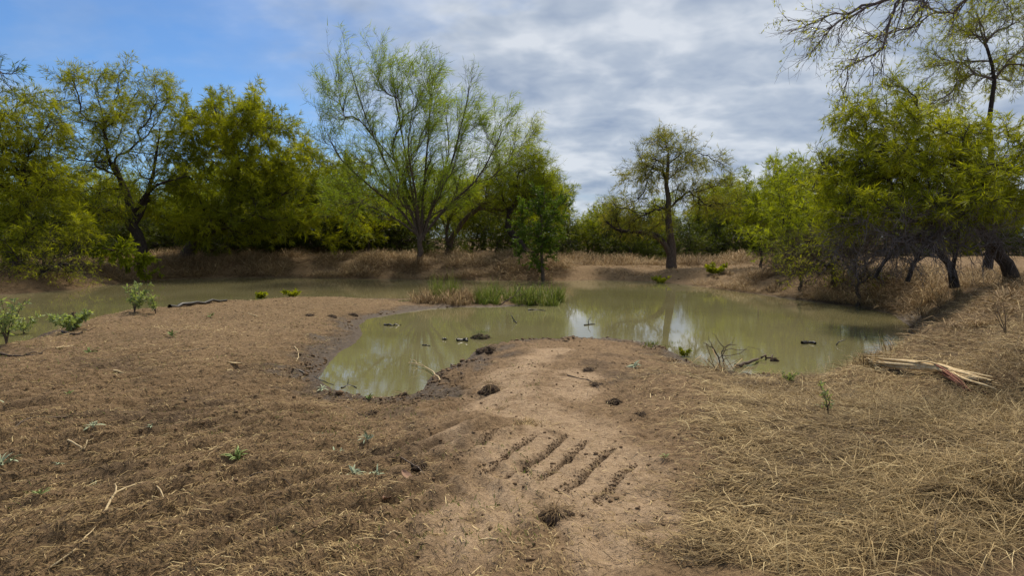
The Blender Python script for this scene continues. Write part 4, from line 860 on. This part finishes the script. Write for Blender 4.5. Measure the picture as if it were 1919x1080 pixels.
# ------------------------------------------------------------------ weeds with single leaves
def leafmesh():
    u_ = np.linspace(0, 1, 6); wv = .085 * np.sin(math.pi * np.clip(u_ * .92 + .06, 0, 1)) ** .8; V = []
    for a, ww in zip(u_, wv):
        z = .45 * a - .55 * a * a; V += [(a, -ww, z + ww * .35), (a, 0, z), (a, ww, z + ww * .35)]
    i = np.arange(18).reshape(6, 3); q = np.stack([i[:-1, :-1], i[1:, :-1], i[1:, 1:], i[:-1, 1:]], -1).reshape(-1, 4)
    return mesh_np('leaf', np.array(V), [q], True)
LM = {}
for k in ('silver', 'weed'): LM[k] = leafmesh(); LM[k].materials.append(M[k])
def rosette(px, py, r, n_, mat, label, up_=.35):
    p = hit(px, py); root = empty('weed_rosette', p, label, 'weed', 'small weeds on the bare ground')
    r *= .62
    for k in range(int(n_ * 1.5)):
        o = bpy.data.objects.new('leaf', LM[mat]); col.objects.link(o); o.parent = root; s_ = r * (.6 + .6 * g.random())
        o.scale = (s_, s_ * (.8 + .5 * g.random()), s_); o.rotation_euler = (g.normal(0, .5), -max(-.1, g.normal(up_, .4)), k * 2.4 + g.normal(0, .5)); o.location = (g.normal(0, .18) * r, g.normal(0, .18) * r, .01 + .012 * k * r)
ROS = [(602,733,.15,11,'silver','silver-leaved weed at the lower left point of the inlet'),(692,751,.13,9,'weed','fresh green weed at the bottom of the inlet'),(575,780,.13,9,'silver','silver weed below the inlet, upright leaves'),
       (592,806,.09,7,'silver','little silver weed below the upright silver one'),(630,845,.14,9,'silver','silver weed left of the trailing pair, left of centre'),(688,840,.15,12,'silver','brightest silver weed left of the scraped mud'),
       (665,893,.15,10,'silver','pale trailing weed above the bark chips'),(705,893,.12,8,'silver','pale limp weed touching the trailing one above the bark chips'),(445,853,.15,14,'weed','bushy green weed alone in the left foreground'),
       (176,822,.13,9,'silver','flat silver weed beside the forked white twig'),(5,892,.18,10,'silver','silver weed cut by the left edge, lower one'),(8,772,.17,9,'silver','silver weed cut by the left edge, upper one'),
       (112,874,.09,7,'silver','small silver weed below the forked white twig'),(280,806,.10,7,'silver','small silver weed among the cleat ridges'),(1190,690,.20,10,'silver','pale weed on the right shoulder of the spit'),
       (130,745,.09,9,'weed','tiny green weed on the left peninsula slope'),(168,662,.16,12,'weed','green tuft weed at the end of the pale straight stick'),(320,632,.17,12,'weed','green weed in the middle of the left peninsula'),
       (396,594,.16,10,'weed','small green weed near the far edge of the left peninsula'),(1297,706,.10,8,'weed','dark green sprig on the right side of the spit'),(1245,862,.08,6,'weed','tiny green sprig right of the grooves'),
       (175,912,.06,7,'silver','withered small weed low on the left'),(75,930,.09,9,'weed','green grass-like weed near the left edge')]
for a in ROS: rosette(*a, up_=.7 if a[4] == 'weed' else .3)

# ------------------------------------------------------------------ leafy plants, saplings, reeds
def plant(px, py, hpx, wpx, n_, mat, label, per=7, size=.07, seed=1, bark='bark_brown', asp=.4, cat='plant'):
    p = hit(px, py); k = p[1] / F; H_, W_ = hpx * k, wpx * k; gg = np.random.default_rng(seed)
    root = empty('leafy_plant', p, label, cat, 'leafy plants round the pond')
    a = gg.random(n_) * 6.283; d0 = np.stack([np.cos(a) * W_ * .5, np.sin(a) * W_ * .5, H_ * (.7 + .35 * gg.random(n_))], -1) * np.array([1, 1, 1]) * (.45 + .55 * gg.random((n_, 1)) ** .5)
    t = np.linspace(0, 1, 7)[None, :, None]; P = d0[:, None, :] * np.concatenate([t ** 1.4, t ** 1.4, t], -1) * 1.0; P = P + gg.normal(size=P.shape) * .012 * t; P[:, 0, 2] -= .04
    Rr = np.linspace(.010, .003, 7)[None] * np.ones((n_, 1)) * (.6 + .3 * H_); G_ = Geo(); G_.add(*tubes(P, Rr, 4))
    C, Rc, tg = offshoots(gg, P, Rr, 5, .25, 1, 50, 12, H_ * .22, H_ * .05, (0, 0, .1), .15, 4, .6, .0025); G_.add(*tubes(C, Rc, 3))
    obj('stems', G_.mesh('stems'), M[bark], root)
    if per:
        size *= .62; per = int(per * 1.9)
        V, q, tt = leaves(gg, C, per, size, asp, (0, 0, -.15), .5, .05, tg); V2, q2, t2 = leaves(gg, P, per, size, asp, (0, 0, -.1), .4, .3)
        obj('foliage', mesh_np('foliage', np.vstack([V, V2]), [np.vstack([q, q2 + len(V)])], False, {'tint': np.r_[tt, t2]}), M[mat], root)
plant(12, 645, 95, 70, 7, 'mint', 'tall pale leafy plant at the left edge by the channel', 8, .10, 41)
plant(45, 625, 48, 60, 6, 'mint', 'low pale leafy plant right of the tall one at the left edge', 8, .09, 42)
plant(135, 618, 36, 70, 9, 'mint', 'broad-leaved green plant on the left channel edge', 9, .12, 43)
plant(252, 586, 58, 55, 8, 'mint', 'mint-green leafy plant standing against the left channel', 8, .11, 44)
plant(292, 588, 40, 34, 4, 'mint', 'small thin plant right of the mint-green plant', 5, .10, 45)
plant(488, 559, 12, 22, 8, 'olive', 'low green tuft on the peninsula rim, left one', 8, .12, 46)
plant(548, 556, 12, 34, 9, 'olive', 'low green tuft on the peninsula rim, right one', 8, .12, 47)
plant(1553, 782, 72, 40, 3, 'mint', 'thin young sapling with few leaves in the right straw', 5, .045, 48)
plant(1885, 632, 78, 50, 3, 'dark', 'bare thorny dark twig standing on the right slope', 1, .03, 49, 'deadwood')
plant(1340, 526, 22, 45, 12, 'olive', 'fresh green low bush on the far right shore', 12, .16, 50)
plant(1238, 530, 12, 40, 10, 'olive', 'flat green weed patch at the far shore below the upright mesquite', 9, .14, 51)
plant(1283, 668, 20, 26, 6, 'olive', 'small green sprout on the right rim of the spit', 7, .06, 52)
plant(1478, 716, 18, 30, 5, 'mint', 'small pale weed in straw above the right inlet', 6, .05, 53)
def reeds(px0, px1, py0, py1, hpx, n_, mat, label, lean=.25, seed=1, wd=.009):
    gg = np.random.default_rng(seed); a = hit((px0 + px1) / 2, py1); a[2] = max(a[2], 0) - .02; root = empty('grass_clump', a, label, 'grass clump', 'grass clumps round the pond')
    nt_ = max(4, n_ // 45); cx = px0 + (px1 - px0) * gg.random(nt_); cy = py0 + (py1 - py0) * gg.random(nt_); W3 = np.array([onz(u_, v_, max(a[2], .03)) for u_, v_ in zip(cx, cy)])
    W3[:, 2] = np.maximum(height(W3[:, 0], W3[:, 1]), -.05); i = gg.integers(0, nt_, n_); p = W3[i] + gg.normal(size=(n_, 3)) * np.array([.07, .07, 0]) - a
    h_ = hpx * a[1] / F; th = h_ * (.3 + .9 * gg.random(nt_) ** 1.3)[i]; aa = gg.random(n_) * 6.283; ln = th * (.45 + .75 * gg.random(n_))
    d = unit(np.stack([np.cos(aa) * lean * 1.6 * gg.random(n_), np.sin(aa) * lean * 1.6 * gg.random(n_), np.ones(n_)], -1))
    V, q, t, c = blades(p, d, ln, wd * (.7 + .6 * gg.random(n_)), np.stack([.02 * ln, -ln * lean * gg.random(n_)], -1), np.clip(gg.normal(.5, .3, n_), 0, 1), gg)
    obj('blades', mesh_np('blades', V, [q, t], False, {'tint': c}), M[mat], root)['kind'] = 'stuff'
reeds(890, 1050, 562, 572, 58, 2900, 'greengrass', 'bright green reed bed on the tip of the left peninsula', .6, 61, .012)
reeds(775, 895, 562, 574, 46, 2000, 'drygrass', 'dry tangled grass left of the green reed bed', .8, 62, .012)
reeds(800, 900, 556, 570, 54, 800, 'greengrass', 'sparse green grass standing in the dry tangle of the peninsula', .35, 63, .011)
reeds(1215, 1268, 636, 652, 12, 420, 'greengrass', 'low bright green grass fringe on the right rim of the spit', .5, 64, .008)
reeds(1640, 1715, 640, 690, 62, 150, 'straw', 'tall thin dry grass leaning over the right water edge', .5, 65, .006)
reeds(1610, 1650, 676, 690, 40, 260, 'straw', 'dry grass tuft at the torn end of the split limb', .6, 66, .006)
reeds(1720, 1800, 570, 590, 40, 500, 'drygrass', 'dark dry grass hummock on the right bank', .8, 67, .010)
reeds(955, 1003, 783, 797, 30, 160, 'straw', 'uprooted hay tuft lying above the scraped grooves', 1.6, 68, .005)
reeds(1380, 1480, 540, 552, 22, 600, 'drygrass', 'overhanging dry grass on the far end of the right bank', .9, 69, .014)
reeds(1320, 1370, 530, 538, 20, 300, 'drygrass', 'brown grass tuft at the far right corner of the pond', .8, 70, .016)
# short green sprouts in the left ground
x, y = scatter(9000, 3.2, 14, .85); s = sdf(x, y); k = (s > .3) & (fbm(x * .9, y * .9, 123, 3) > .56) & (x < .05 * y); x, y = x[k], y[k]; n_ = len(x); z = height(x, y); a = g.random(n_) * 6.283
me = blade_mesh('green_sprouts', np.stack([x, y, z], -1), unit(np.stack([np.cos(a), np.sin(a), .8 + 0 * a], -1)), (.02 + .035 * g.random(n_)) * (1 + .03 * y), .004 * (1 + .06 * y), np.zeros((n_, 2)), g.random(n_) * .6, g)
tag(obj('green_sprouts', me, M['greengrass']), 'short green sprouts coming up through the left ground', 'grass', kind='stuff')
tri = sum(sum(len(p_.vertices) - 2 for p_ in me.polygons) if len(me.polygons) < 2000 else len(me.loops) - 2 * len(me.polygons) for me in bpy.data.meshes)
print('TRIANGLES', tri)
